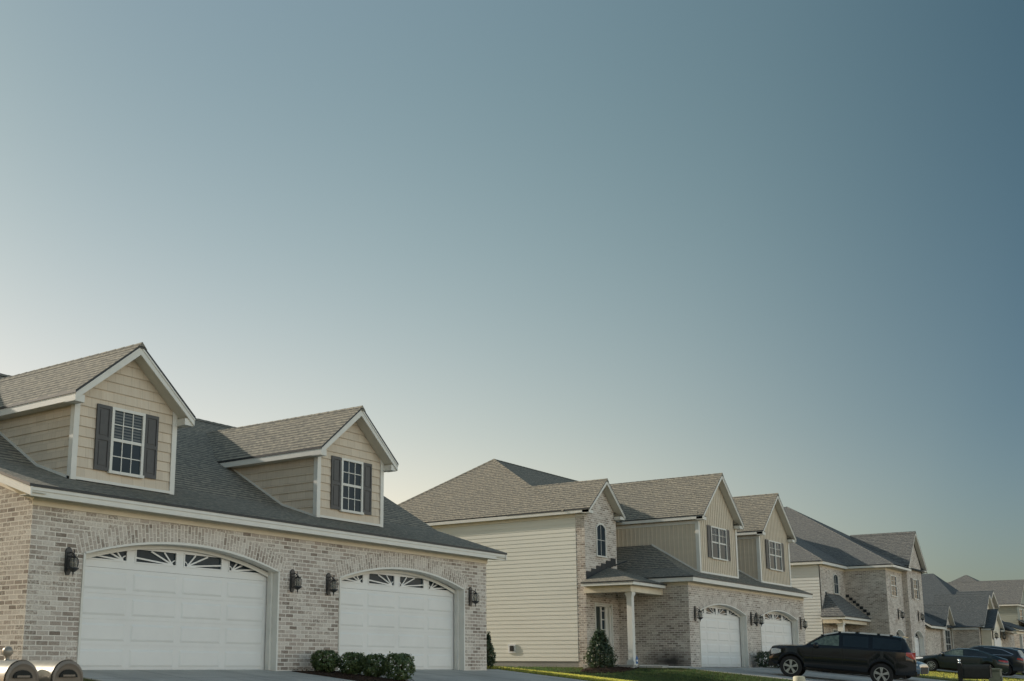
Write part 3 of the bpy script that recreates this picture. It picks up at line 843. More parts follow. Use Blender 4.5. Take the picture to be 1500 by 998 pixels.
# low front roof with a flared eave
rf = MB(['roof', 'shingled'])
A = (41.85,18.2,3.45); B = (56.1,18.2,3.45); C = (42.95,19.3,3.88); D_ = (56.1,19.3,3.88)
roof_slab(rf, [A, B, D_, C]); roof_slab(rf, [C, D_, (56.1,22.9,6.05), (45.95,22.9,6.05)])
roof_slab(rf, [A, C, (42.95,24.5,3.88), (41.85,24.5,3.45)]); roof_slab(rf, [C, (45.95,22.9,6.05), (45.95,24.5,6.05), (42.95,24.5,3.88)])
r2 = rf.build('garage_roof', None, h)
t = MB(['trim'])
t.box(41.87, 18.22, 3.24, 56.06, 18.25, 3.398); t.box(41.87, 18.2505, 3.24, 41.9, 23.5, 3.398)
t.prism([(56.065,18.23,3.40),(56.065,19.3,3.83),(56.065,22.9,6.0),(56.065,22.9,5.86),(56.065,19.3,3.69),(56.065,18.23,3.26)], (.03,0,0))
t.build('fascia', None, r2)
t = MB(['soffit']); t.box(41.901, 18.251, 3.27, 56.06, 18.6, 3.285); t.box(41.901, 18.601, 3.27, 42.199, 23.5, 3.285); t.build('soffit', None, r2)
t = MB(['frieze']); t.box(42.175, 18.575, 3.12, 55.825, 18.599, 3.269); t.box(42.175, 18.5995, 3.12, 42.199, 23.5, 3.269); t.build('frieze_board', None, h)
def dormer_big(root, x0, x1, Yf, zb, ze, zr, hw, y0, yb, prof, wx=None):
    xc = (x0+x1)/2; k = (zr-ze)/hw
    zt = ze+k*(hw-(x1-x0)/2)-.08
    d = MB(['batten'])
    batten_wall(d, [(x0,zb),(x1,zb),(x1,zt),(xc,zr-.1),(x0,zt)], (0,Yf,0), (1,0,0), (0,-1,0), .2, 'batten')
    def pz(y):
        for (a, b) in zip(prof, prof[1:]):
            if a[0] <= y <= b[0]: return a[1]+(b[1]-a[1])*(y-a[0])/(b[0]-a[0])
        return prof[-1][1]
    ys = [Yf]+[p[0] for p in prof if p[0] > Yf]
    poly = [(y, pz(y)-.06) for y in ys]+[(yb, pz(99)-.06), (yb, zt), (Yf, zt)]
    batten_wall(d, poly, (x0,0,0), (0,1,0), (-1,0,0), .2, 'batten'); batten_wall(d, poly, (x1,0,0), (0,1,0), (1,0,0), .2, 'batten')
    wo = d.build('dormer', None, root)
    t = MB(['trim'])
    for x, s in ((x0, -1), (x1, 1)): corner_boards(t, x+s*.024, Yf-.024, zb-.05, zt-.02, s, .13)
    t.box(x0+.1, Yf-.05, zb-.06, x1-.1, Yf-.002, zb+.02)
    fl = [(y, pz(y)+.07) for y in ys]
    band(t, fl, x0-.05, x0-.024, .08, 'trim')
    t.box(x0-.03, Yf-.02, ze-.35, x0-.002, yb, ze-.22)
    t.build('corner_trim', None, wo)
    gable_roof('dormer_roof', root, xc, zr, hw, ze, y0, yb, wall_y=Yf-.03, returns=True, rake=.13)
    return xc
gprof = [(18.2,3.45),(19.3,3.88),(21.22,5.05)]
gprof2 = [(18.2,3.45),(19.3,3.88),(22.9,6.05)]
dormer_big(h, 44.6, 48.72, 19.1, 3.84, 6.2, 8.24, 2.27, 18.75, 26.5, gprof)
dormer_big(h, 51.55, 55.55, 19.1, 3.84, 6.2, 8.19, 2.27, 18.75, 26.5, gprof2)
for (a, b) in ((46.68-.84, 46.68+.84), (53.55-.84, 53.55+.84)):
    fo = window(h, a, b, 4.5, 5.88, 19.075, 4, True, 'glass', sw=.36, low=False)
    mm = MB(['trim']); mm.box((a+b)/2-.045, 19.03, 4.53, (a+b)/2+.045, 19.07, 5.82); mm.build('mullion', None, fo)
# two-storey body: siding flank, brick wing front
w1 = MB(['siding'])
lap_wall(w1, [(22.1,.1),(33.7,.1),(33.7,6.02),(22.1,6.02)], (39.5,0,0), (0,1,0), (-1,0,0), .165, .011, 'siding')
w1.build('siding_wall', None, h)
w1 = MB(['batten']); w1.face([(42.2,22.9,3),(55.8,22.9,3),(55.8,22.9,6.05),(42.2,22.9,6.05)], 'batten'); w1.build('upper_wall', None, h)
w1 = MB(['siding']); w1.face([(55.8,33.7,-.4),(39.5,33.7,-.4),(39.5,33.7,6.02),(55.8,33.7,6.02)], 'siding'); w1.build('rear_wall', None, h)
w1 = MB(['found']); w1.box(39.515, 22.1, -.4, 39.7, 33.7, .1); w1.build('foundation', None, h)
w1 = MB(['brick'])
# entry door opening and arched window in the wing front
w1.face([(39.5,22.1,-.4),(39.5,21.7,-.4),(39.5,21.7,5.98),(39.5,22.1,5.98)], 'brick')
front_wall(w1, 39.5, 42.2, -.4, 5.98, 21.7, [(40.23, 41.57, -.4, 2.36, 2.36)], 'brick', reveal=.22)
w1.face([(39.5,21.7,5.98),(42.2,21.7,5.98),(42.2,21.7,6.22),(40.85,21.7,7.36),(39.5,21.7,6.22)], 'brick')
w1.face([(42.2,21.7,3.3),(42.2,22.9,3.3),(42.2,22.9,6.1),(42.2,21.7,6.1)], 'brick')
w1.build('wing_wall', None, h)
window(h, 40.42, 41.25, 4.3, 5.66, 21.70, 2, False, 'glass', arch=.2, rows=2, sash=False)
window_fix = MB(['trim'])
rf = gable_roof('wing_roof', h, 40.85, 7.46, 1.56, 6.11, 21.33, 25.3, wall_y=21.68, returns=True, ret_w=.38, rake=.12)
rf = MB(['roof', 'shingled'])
Z0 = 6.1; ax = (43.0,28.3,9.35); bx = (52.4,28.3,9.35)
c = [(39.3,22.5,Z0),(56.15,22.5,Z0),(56.15,34.1,Z0),(39.3,34.1,Z0)]
for f in ([c[0],c[1],bx,ax],[c[1],c[2],bx],[c[2],c[3],ax,bx],[c[3],c[0],ax]): rf.face(f, 'roof')
ridge_cap(rf, ax, bx)
for p, q in ((c[0],ax),(c[3],ax),(c[1],bx),(c[2],bx)): ridge_cap(rf, p, q, 'roof', .09)
r2 = rf.build('main_roof', None, h)
t = MB(['trim']); t.box(39.305, 21.9, 5.93, 39.335, 34.05, 6.06); t.box(39.34, 34.05, 5.93, 56.1, 34.08, 6.06); t.box(56.1, 22.5, 5.93, 56.13, 34.05, 6.06)
t.box(39.3355, 22.1, 5.95, 39.5, 34.04, 5.965, 'soffit')
t.build('fascia', None, r2)
t = MB(['frieze']); t.box(39.465, 22.1, 5.80, 39.483, 33.7, 5.949, 'frieze'); t.box(39.47, 21.68, 5.82, 39.499, 22.099, 5.949, 'trim')
t.build('frieze_board', None, h)
# porch
rf = MB(['roof', 'shingled'])
A = (39.05,19.4,3.15); hipk = (41.35,21.69,3.15+.32*2.3)
roof_slab(rf, [A, hipk, (39.05,21.69,3.15)]); roof_slab(rf, [A, (42.0,19.4,3.15), (42.0,21.69,3.15+.32*2.29), hipk])
# upper saddle running back beside the wing wall
roof_slab(rf, [hipk, (42.95,21.6,4.3), (42.95,22.6,4.3), (41.35,22.6,3.9)])
for k in range(6):
    x = 39.55+k*.42; z = 3.27+(x-39.05)*.32
    if x < 42.0: rf.box(x, 21.672, z-.12, x+.41, 21.699, z+.2, 'shingled')
pr = rf.build('porch_roof', None, h)
t = MB(['trim']); t.box(39.07, 19.42, 2.99, 41.9, 19.45, 3.10); t.box(39.07, 19.4505, 2.99, 39.1, 21.69, 3.10)
t.box(39.101, 19.451, 3.0, 41.9, 21.69, 3.015, 'soffit')
t.build('fascia', None, pr)
t = MB(['frieze']); t.box(39.35, 19.68, 2.74, 42.19, 19.98, 2.999); t.box(39.35, 19.981, 2.74, 39.6, 21.69, 2.999); t.build('porch_beam', None, h)
t = MB(['trim']); xx, yy = 39.62, 19.85
t.prism([(xx-.105,yy-.105,.1),(xx+.105,yy-.105,.1),(xx+.105,yy+.105,.1),(xx-.105,yy+.105,.1)], (0,0,2.64))
for z0, z1, o in ((-.15,.1,.155),(.1,.14,.13),(2.58,2.63,.125),(2.63,2.738,.145)): t.box(xx-o-.003, yy-o-.003, z0, xx+o+.003, yy+o+.003, z1-.001)
t.build('porch_column', None, h)
d = MB(['trim'])
d.box(40.24, 21.86, -.03, 40.30, 21.90, 2.33); d.box(41.44, 21.705, -.03, 41.565, 21.9, 2.33); d.box(40.235, 21.705, 2.28, 41.565, 21.9, 2.355)
d.box(40.86, 21.8, 0, 40.95, 21.86, 2.27); d.box(41.24, 21.8, 0, 41.44, 21.86, 2.27); d.box(40.95, 21.8, 0, 41.24, 21.86, .55)
for z in (.95, 1.35, 1.75, 2.1): d.box(40.95, 21.81, z, 41.24, 21.85, z+.035)
d.box(40.18, 21.67, -.03, 40.232, 21.7, 2.42); d.box(41.57, 21.67, -.03, 41.66, 21.7, 2.42); d.box(40.232, 21.67, 2.36, 41.57, 21.7, 2.42)
do = MB(['doorg']); do.box(40.30, 21.84, -.02, 40.858, 21.88, 2.27)
for z0, z1 in ((.2, .95), (1.1, 2.1)):
    for x0 in (40.36, 40.61): do.box(x0, 21.832, z0, x0+.19, 21.839, z1)
do_ = do.build('entry_door', None, h); d.build('door_casing', None, do_)
gg = MB(['glass']); gg.face([(40.95,21.845,.5),(41.24,21.845,.5),(41.24,21.845,2.2),(40.95,21.845,2.2)]); gg.build('sidelight', None, do_)
kn = MB(['chrome']); kn.lathe([(0,-.06),(.03,-.05),(.03,-.02),(.012,-.01),(.012,0)], (40.82,21.84,1.0), 'chrome', 10, 'y'); kn.build('door_knob', None, do_)
v = MB(['white']); v.box(39.45, 25.0, .42, 39.482, 25.35, .78, 'white'); v.box(39.43, 25.07, .5, 39.449, 25.26, .72, 'plastic'); v.build('outlet_cover', None, h)

# ------------------------------------------------------------------ house 3
h = thing('house', 'tall two-storey brick house behind the large black SUV, with stepped front and steep gable', 'house', (73.2, 19.2, -.1))
w1 = MB(['siding3'])
lap_wall(w1, [(21.75,.1),(33.0,.1),(33.0,6.0),(21.75,6.0)], (68.4,0,0), (0,1,0), (-1,0,0), .19, .018, 'siding3')
w1.box(68.43, 21.75, -.4, 68.6, 33, .1, 'found')
w1.build('siding_wall', None, h)
w1 = MB(['brick'])
front_wall(w1, 68.4, 73.2, -.4, 6.0, 21.7, [], 'brick')
w1.face([(73.2,21.7,-.4),(73.2,19.2,-.4),(73.2,19.2,6.0),(73.2,21.7,6.0)], 'brick')
F1 = (74.25, 76.55, -.1, 1.86, 2.28); F2 = (77.55, 80.0, -.1, 1.86, 2.28)
front_wall(w1, 73.2, 77.0, -.4, 6.0, 19.2, [F1], 'brick')
w1.face([(77.0,19.2,-.4),(77.0,18.9,-.4),(77.0,18.9,6.1),(77.0,19.2,6.1)], 'brick')
front_wall(w1, 77.0, 80.7, -.4, 6.2, 18.9, [F2], 'brick')
w1.face([(77.0,18.9,6.2),(80.7,18.9,6.2),(80.7,18.9,6.5),(78.9,18.9,8.5),(77.0,18.9,6.5)], 'brick')
w1.face([(80.7,18.9,-.4),(80.7,24,-.4),(80.7,24,6.2),(80.7,18.9,6.2)], 'brick')
for D in (F1, F2):
    Y = 19.2 if D is F1 else 18.9
    soldier_arch(w1, D[0], D[1], D[3], D[4], Y, 'brick', h=.33)
w1.build('brick_wall', None, h)
w1 = MB(['siding3']); w1.box(80.75, 24, -.4, 89.3, 37.5, 6.05, 'siding3'); w1.build('rear_wall', None, h)
w1 = MB(['siding3']); w1.face([(89.3,33,-.4),(68.4,33,-.4),(68.4,33,6),(89.3,33,6)], 'siding3'); w1.build('rear_wall', None, h)
garage_door(h, F1[0], F1[1], -.1, F1[3], F1[4], 19.2, cols=2)
garage_door(h, F2[0], F2[1], -.1, F2[3], F2[4], 18.9, cols=2)
lamp(h, 75.4, 19.2, 3.18, 1.3); lamp(h, 79.1, 18.9, 3.18, 1.3)
window(h, 74.1, 75.45, 4.3, 5.62, 19.2, 2, False, 'glass', rows=2)
window(h, 78.3, 79.4, 4.3, 5.62, 18.9, 2, True, 'glass', rows=2, sw=.42)
window(h, 70.85, 71.8, 4.35, 5.6, 21.7, 2, False, 'glass', arch=.22, rows=2, sash=False)
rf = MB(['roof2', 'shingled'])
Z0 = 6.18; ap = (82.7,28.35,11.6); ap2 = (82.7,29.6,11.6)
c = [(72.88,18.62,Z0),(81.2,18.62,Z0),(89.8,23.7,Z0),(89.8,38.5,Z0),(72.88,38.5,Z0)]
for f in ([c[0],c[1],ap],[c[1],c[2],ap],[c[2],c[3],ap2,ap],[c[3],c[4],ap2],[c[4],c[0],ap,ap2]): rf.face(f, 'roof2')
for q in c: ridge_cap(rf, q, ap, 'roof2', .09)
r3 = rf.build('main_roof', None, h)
t = MB(['trim'])
t.box(72.9, 18.64, 6.0, 77.2, 18.67, 6.13); t.box(72.9, 18.671, 6.0, 72.93, 21.4, 6.13); t.box(72.931, 18.671, 6.02, 77.2, 19.2, 6.035, 'soffit'); t.box(72.931, 19.2005, 6.02, 73.2, 21.6, 6.035, 'soffit')
t.build('fascia', None, r3)
t = MB(['frieze']); t.box(73.17, 19.17, 5.86, 77.0, 19.199, 6.019); t.box(73.17, 19.1995, 5.86, 73.199, 21.69, 6.019); t.box(68.37, 21.67, 5.86, 73.169, 21.699, 6.019); t.build('frieze_board', None, h)
hip_roof('left_wing_roof', h, 68.1, 81.0, 21.38, 36.2, Z0, .56, 'roof2')
gable_roof('front_gable_roof', h, 78.9, 8.74, 2.32, 6.36, 18.6, 22.8, wall_y=18.88, returns=True, rake=.13, mat='roof2', ret_w=.5)
# small porch
rf = MB(['roof2', 'shingled'])
A = (68.0,20.25,2.86); P1 = (69.3,21.69,4.3); P2 = (71.9,21.69,4.3); B = (73.19,20.25,2.86)
roof_slab(rf, [A, P1, (68.0,21.69,2.86)], mat='roof2'); roof_slab(rf, [A, B, P2, P1], mat='roof2'); roof_slab(rf, [B, (73.19,21.69,2.87), P2], mat='roof2')
for k in range(7):
    z = 2.95+k*.2; rf.box(68.42+k*.13, 21.66, z+.05, 68.42+(k+1)*.13+.05, 21.699, z+.22, 'shingled')
    zz = 4.2-k*.19; rf.box(73.17, 21.69-.2*k, zz+.02, 73.199, 21.69-.2*(k+1), zz+.2, 'shingled')
pr = rf.build('porch_roof', None, h)
t = MB(['trim']); t.box(68.02, 20.27, 2.68, 73.19, 20.3, 2.81); t.box(68.02, 20.301, 2.68, 68.05, 21.69, 2.81); t.build('fascia', None, pr)
t = MB(['frieze']); t.box(68.3, 20.5, 2.46, 73.19, 20.75, 2.679); t.box(68.3, 20.751, 2.46, 68.55, 21.69, 2.679); t.build('porch_beam', None, h)
t = MB(['trim']); t.box(68.38, 20.55, -.1, 68.68, 20.85, 2.459); t.box(68.33, 20.5, -.1, 68.73, 20.9, .1); t.box(68.34, 20.51, 2.36, 68.72, 20.89, 2.4585); t.build('porch_column', None, h)
d = MB(['doorg']); d.box(70.2, 21.64, 0, 71.2, 21.70, 2.1); do_ = d.build('entry_door', None, h)
t = MB(['trim']); t.box(70.1, 21.66, 0, 70.199, 21.699, 2.2); t.box(71.201, 21.66, 0, 71.3, 21.699, 2.2); t.box(70.199, 21.66, 2.101, 71.201, 21.699, 2.2); t.build('door_casing', None, do_)

# ------------------------------------------------------------------ house 4
h = thing('house', 'fourth house, low brick with a huge hipped roof and several narrow steep white gables', 'house', (101, 19.4, -.1))
w1 = MB(['brick'])
front_wall(w1, 93.6, 98.2, -.4, 3.05, 21.9, [], 'brick')
w1.face([(93.6,31,-.4),(93.6,21.9,-.4),(93.6,21.9,3.0),(93.6,24.3,4.7),(93.6,31,3.0)], 'brick')
w1.face([(98.2,21.9,-.4),(98.2,21.7,-.4),(98.2,21.7,3.1),(98.2,21.9,3.1)], 'brick')
front_wall(w1, 98.2, 101.0, -.4, 3.2, 21.7, [], 'brick')
w1.face([(98.2,21.7,3.2),(101.0,21.7,3.2),(99.6,21.7,4.75)], 'brick')
w1.face([(101,21.7,-.4),(101,19.6,-.4),(101,19.6,3.1),(101,21.7,3.1)], 'brick')
front_wall(w1, 101.0, 115.8, -.4, 3.3, 19.6, [], 'brick')
w1.face([(115.8,19.6,-.4),(115.8,31,-.4),(115.8,31,3.1),(115.8,19.6,3.1)], 'brick')
w1.face([(115.8,31,-.4),(93.6,31,-.4),(93.6,31,3.0),(115.8,31,3.0)], 'brick')
w1.build('brick_wall', None, h)
w1 = MB(['trim', 'frieze'])
w1.face([(101.35,19.52,3.25),(107.5,19.52,3.25),(104.42,19.52,5.8)], 'frieze')
w1.box(101.45, 18.8, -.4, 105.45, 19.55, 3.05, 'frieze'); w1.face([(101.45,18.79,3.05),(105.45,18.79,3.05),(103.45,18.79,4.45)], 'frieze')
w1.box(102.2, 18.74, -.1, 104.8, 18.79, 2.3, 'door'); w1.build('gable_wall', None, h)
def poly_roof(name, faces, mat='roof4'):
    m = MB([mat, 'shingled'])
    for f in faces: m.face(f, mat)
    return m.build(name, None, h)
A = (112.2,25.2,8.44); A2 = (112.2,27.0,8.44)
poly_roof('main_roof', [[(100.75,19.3,3.12),(117,19.3,3.12),(117,19.9,3.6),A],[(100.75,32,3.12),(100.75,19.3,3.12),A,A2],[(117,19.9,3.6),(117,32,3.12),A2,A],[(117,32,3.12),(100.75,32,3.12),A2]])
m = MB(['roof4', 'shingled'])
roof_slab(m, [(93.3,21.4,3.1),(101.5,21.4,3.1),(101.5,24.3,4.85),(93.3,24.3,4.85)], mat='roof4'); roof_slab(m, [(93.3,24.3,4.85),(103,24.3,4.85),(103,31.4,3.0),(93.3,31.4,3.0)], mat='roof4')
lo = m.build('left_wing_roof', None, h)
t = MB(['trim']); band(t, [(21.42,3.05),(24.3,4.8),(31.3,2.95)], 93.31, 93.35, .16, 'trim'); t.box(93.36, 21.42, 2.88, 98.3, 21.45, 3.04); t.build('fascia', None, lo)
t = MB(['trim']); t.box(100.8, 19.6, 2.92, 100.83, 21.4, 3.08); t.build('fascia', None, h)
t = MB(['trim']); t.box(107.4, 19.32, 2.95, 116, 19.35, 3.1); t.build('fascia', None, h)
gable_roof('small_gable_roof', h, 99.6, 4.95, 1.65, 3.2, 21.35, 25.0, wall_y=21.68, mat='roof4', ret_w=.4)
gable_roof('garage_gable_roof', h, 104.42, 5.98, 3.2, 3.3, 19.2, 23.5, wall_y=19.5, mat='roof4', returns=False)
gable_roof('garage_gable_roof', h, 103.45, 4.62, 2.12, 3.06, 18.5, 19.5, wall_y=18.77, mat='roof4', returns=True, ret_w=.4)
gable_roof('upper_gable_roof', h, 108.2, 6.44, 2.0, 5.2, 19.57, 22.5, wall_y=19.9, mat='roof4', returns=False)
w1 = MB(['brick']); w1.face([(106.5,19.9,3.2),(109.9,19.9,3.2),(109.9,19.9,5.25),(108.2,19.9,6.3),(106.5,19.9,5.25)], 'brick')
w1.face([(109.9,19.9,3.2),(109.9,22,3.2),(109.9,22,5.2),(109.9,19.9,5.2)], 'brick'); w1.face([(106.5,22,3.2),(106.5,19.9,3.2),(106.5,19.9,5.2),(106.5,22,5.2)], 'brick'); w1.build('upper_gable_wall', None, h)
window(h, 98.75, 100.5, .6, 2.9, 21.7, 2, False, 'glass')
lamp(h, 101.9, 18.8, 2.5, 1.5); lamp(h, 105.1, 18.8, 2.5, 1.5)
t = MB(['trim']); t.tube([(100.93,21.55,3.0),(100.93,21.6,2.7),(100.93,21.6,-.1)], .05); t.box(100.7, 21.35, 2.9, 101.1, 21.65, 3.06); t.build('downspout', None, h)
t = MB(['frieze']); t.box(105.9, 17.7, 2.7, 113.5, 17.95, 2.95); t.box(108.3, 17.72, -.2, 108.6, 17.93, 2.699, 'trim'); t.box(113.2, 17.72, -.2, 113.5, 17.93, 2.699, 'trim'); t.build('porch_beam', None, h)
m = MB(['roof4', 'shingled']); roof_slab(m, [(105.6,17.4,3.05),(113.9,17.4,3.05),(113.9,19.5,3.9),(105.6,19.5,3.9)], mat='roof4'); m.box(105.62, 17.42, 2.93, 113.88, 17.45, 3.0, 'trim'); m.build('porch_roof', None, h)

# ------------------------------------------------------------------ house 5
h = thing('house', 'farthest house at the right edge with sage siding flank and one big gable', 'house', (126, 20.8, -.1))
w1 = MB(['siding5'])
lap_wall(w1, [(20.8,.1),(31.5,.1),(31.5,6.0),(20.8,6.0)], (126,0,0), (0,1,0), (-1,0,0), .2, .018, 'siding5')
w1.build('siding_wall', None, h)
w1 = MB(['siding5']); front_wall(w1, 126, 138, -.4, 6.0, 20.8, [], 'siding5')
w1.face([(126.3,20.8,6.0),(133.3,20.8,6.0),(129.8,20.8,8.5)], 'siding5'); w1.face([(138,20.8,-.4),(138,31.5,-.4),(138,31.5,6),(138,20.8,6)], 'siding5'); w1.build('front_wall', None, h)
hip_roof('main_roof', h, 125.7, 138.4, 20.6, 32, 6.15, .6, 'roof2')
gable_roof('front_gable_roof', h, 129.4, 8.72, 3.7, 6.15, 20.4, 29.5, wall_y=20.78, mat='roof2', returns=False)
m = MB(['roof2', 'shingled']); roof_slab(m, [(120.5,18.2,3.35),(138,18.2,3.35),(138,20.79,4.6),(125.0,20.79,4.6)], mat='roof2'); m.box(120.7, 18.22, 3.15, 138, 18.25, 3.3, 'trim'); m.build('garage_roof', None, h)
w1 = MB(['brick']); w1.box(121, 18.6, -.4, 137.5, 20.79, 3.25, 'brick'); w1.build('brick_wall', None, h)
for a in (127.0, 129.2): window(h, a, a+1.5, 4.2, 5.7, 20.8, 2, False, 'glass')

# ------------------------------------------------------------------ vehicles
def interp(tab, x):
    if x <= tab[0][0]: return tab[0][1]
    for a, b in zip(tab, tab[1:]):
        if x <= b[0]: return a[1]+(b[1]-a[1])*(x-a[0])/(b[0]-a[0])
    return tab[-1][1]
def car(name, label, cat, loc, heading, paint, L, W, top, belt, roofw, wheels, wr=.39, pitch=0.0, sill=.34, wins=(), wind=None, rear=None, extras=None, spokes=5, glassf='carglass'):
    root = thing(name, label, cat, loc, 0, None)
    root.rotation_euler = (0, -pitch, heading)
    hl = L/2
    top = sorted(top); belt = sorted(belt); roofw = sorted(roofw)
    def hw(x):
        e = max(0, (abs(x)-(hl-.75))/.75); return W/2*(1-.20*e**2.2)
    def zb(x):
        z = sill
        for xw in wheels:
            R_ = wr+.075
            if abs(x-xw) < R_: z = max(z, wr+math.sqrt(max(0, R_*R_-(x-xw)**2)))
        e = max(0, (abs(x)-(hl-.5))/.5)
        return z+.05*e
    def ring(x):
        zt = interp(top, x); bt = min(interp(belt, x), zt-.04); w = hw(x); b = zb(x); b = min(b, bt-.16)
        rw = interp(roofw, x)*W/2; k = min(1, max(0, (zt-bt-.06)/.35)); rw = w*.94*(1-k)+rw*k
        mid = max(b+.08, .62*bt+.38*sill)
        mid = min(mid, bt-.06)
        return [(0,b),(w*.82,b),(w*.965,b),(w*.985,min(b+.06,mid-.01)),(w,mid),(w*.992,bt-.03),(w*.97,bt),(rw+(w*.97-rw)*.12,bt+(zt-.06-bt)*.9),(rw,zt-.04),(rw*.86,zt-.008),(rw*.45,zt+.012),(0,zt+.02)]
    xs = set()
    n = 60
    for i in range(n+1): xs.add(round(-hl+L*i/n, 4))
    for xw in wheels:
        for k in range(25):
            a = math.pi*k/24; xs.add(round(xw+(wr+.0749)*math.cos(a), 4))
    for t_ in top: xs.add(round(max(-hl, min(hl, t_[0])), 4))
    xs = sorted(xs)
    m = MB([paint]); m.local = True
    rings = []
    for x in xs:
        s = ring(x); rings.append([(x,y,z) for y, z in s]+[(x,-y,z) for y, z in s[::-1][1:-1]])
    m.loft(rings, paint, True)
    m.face(rings[0], paint); m.face(rings[-1][::-1], paint)
    # black wheel wells and floor
    ob = m.build('body', None, root); weld(ob, 32)
    ins = MB(['plastic']); ins.local = True
    ins.box(-hl+.35, -W/2*.74, sill-.1, hl-.35, W/2*.74, wr*2+.1, 'plastic'); ins.build('underbody', None, root)
    def sidey(x, z):
        s = ring(x)[2:9]
        for a, b in zip(s, s[1:]):
            if min(a[1], b[1])-1e-6 <= z <= max(a[1], b[1])+1e-6 and abs(b[1]-a[1]) > 1e-5:
                return a[0]+(b[0]-a[0])*(z-a[1])/(b[1]-a[1])
        return s[-1][0]
    def strip(mb, pts, mat, off=.007, sides=(1, -1)):
        """pts: (x, zlow, zhigh) along the side"""
        for sd in sides:
            for (a, b) in zip(pts, pts[1:]):
                for k in range(3):
                    def P(q, f): z = q[1]+(q[2]-q[1])*f; return (q[0], sd*(sidey(q[0], z)+off), z)
                    f0, f1 = k/3, (k+1)/3
                    qd = [P(a,f0),P(b,f0),P(b,f1),P(a,f1)]
                    mb.face(qd if sd > 0 else qd[::-1], mat)
    def fine(pts, n=6):
        out = []
        for a, b in zip(pts, pts[1:]):
            for k in range(n): out.append(tuple(a[i]+(b[i]-a[i])*k/n for i in range(3)))
        return out+[pts[-1]]
    for wi, wn in enumerate(wins):
        for sd in (1, -1):
            g = MB(['carglass']); g.local = True
            strip(g, fine(wn), glassf if wi == 0 else 'carglass', sides=(sd,)); g.build('side_window', None, root)
    for nm, seg in (('windshield', wind), ('rear_window', rear)):
        if not seg: continue
        g = MB(['carglass']); g.local = True
        x0, x1 = seg; NN = 8
        for k in range(NN):
            a = x0+(x1-x0)*k/NN; b = x0+(x1-x0)*(k+1)/NN
            for (ya, yb) in ((-.84,-.45),(-.45,0),(0,.45),(.45,.84)):
                q = []
                for (x, yy) in ((a,ya),(b,ya),(b,yb),(a,yb)):
                    rwv = ring(x)[8][0]; zt = interp(top, x)
                    zz = zt+(.02-.028*abs(yy)/.84)+.006; q.append((x+(.006 if x > 0 else -.006), yy*rwv, zz))
                g.face(q, 'carglass')
        g.build(nm, None, root)
    for xw in wheels:
        for sd in (1, -1):
            yo = sd*(W/2-.02); yi = yo-sd*.24
            w_ = MB(['tyre']); w_.local = True
            yc = (yo+yi)/2; prof_ = [(wr*.62,-.12),(wr*.92,-.12),(wr*.985,-.1),(wr,-.05),(wr,.05),(wr*.985,.1),(wr*.92,.12),(wr*.66,.115),(wr*.62,.08)]
            w_.lathe([(r_, z_*sd) for r_, z_ in prof_], (xw, yc, wr), 'tyre', 32, 'y')
            wh = w_.build('wheel', None, root, smooth=False); weld(wh, 40)
            rm = MB(['alloy']); rm.local = True
            rr = wr*.66
            rm.lathe([(rr,.118*sd),(rr*.93,.118*sd),(rr*.92,.05*sd)], (xw, yc, wr), 'alloy', 32, 'y')
            rm.lathe([(0,.06*sd),(rr*.92,.06*sd)], (xw, yc, wr), 'plastic', 24, 'y')
            rm.lathe([(0,.115*sd),(rr*.2,.112*sd),(rr*.24,.09*sd),(rr*.24,.06*sd)], (xw, yc, wr), 'alloy', 16, 'y')
            for k in range(spokes):
                a = 2*math.pi*k/spokes+.3
                for da in ((-.13, .13) if spokes <= 5 else (0,)):
                    c0 = Vector((math.cos(a+da*.6)*rr*.2, 0, math.sin(a+da*.6)*rr*.2)); c1 = Vector((math.cos(a+da)*rr*.93, 0, math.sin(a+da)*rr*.93))
                    o = Vector((xw, yc+sd*.108, wr)); rm.beam(o+c0, o+c1, .045 if spokes <= 5 else .03, .03, 'alloy', up=(0,sd,0))
            rm.build('rim', None, wh)
    def seam(pts, w=.009):
        q = MB(['plastic']); q.local = True; return q
    lo = MB(['plastic']); lo.local = True
    if extras: extras(root, strip, fine, sidey, interp, top, ring, W, hl)
    return root
def mirror_mesh(root, x, y, z, paint):
    for sd in (1, -1):
        m = MB([paint]); m.local = True
        m.lathe([(0,-.09),(.07,-.085),(.1,-.05),(.105,.02),(.09,.07),(0,.085)], (x, sd*(y+.14), z), paint, 12, 'x')
        m.beam((x,sd*(y-.02),z-.05), (x,sd*(y+.1),z-.03), .06, .05, 'plastic'); m.build('side_mirror', None, root, smooth=True)
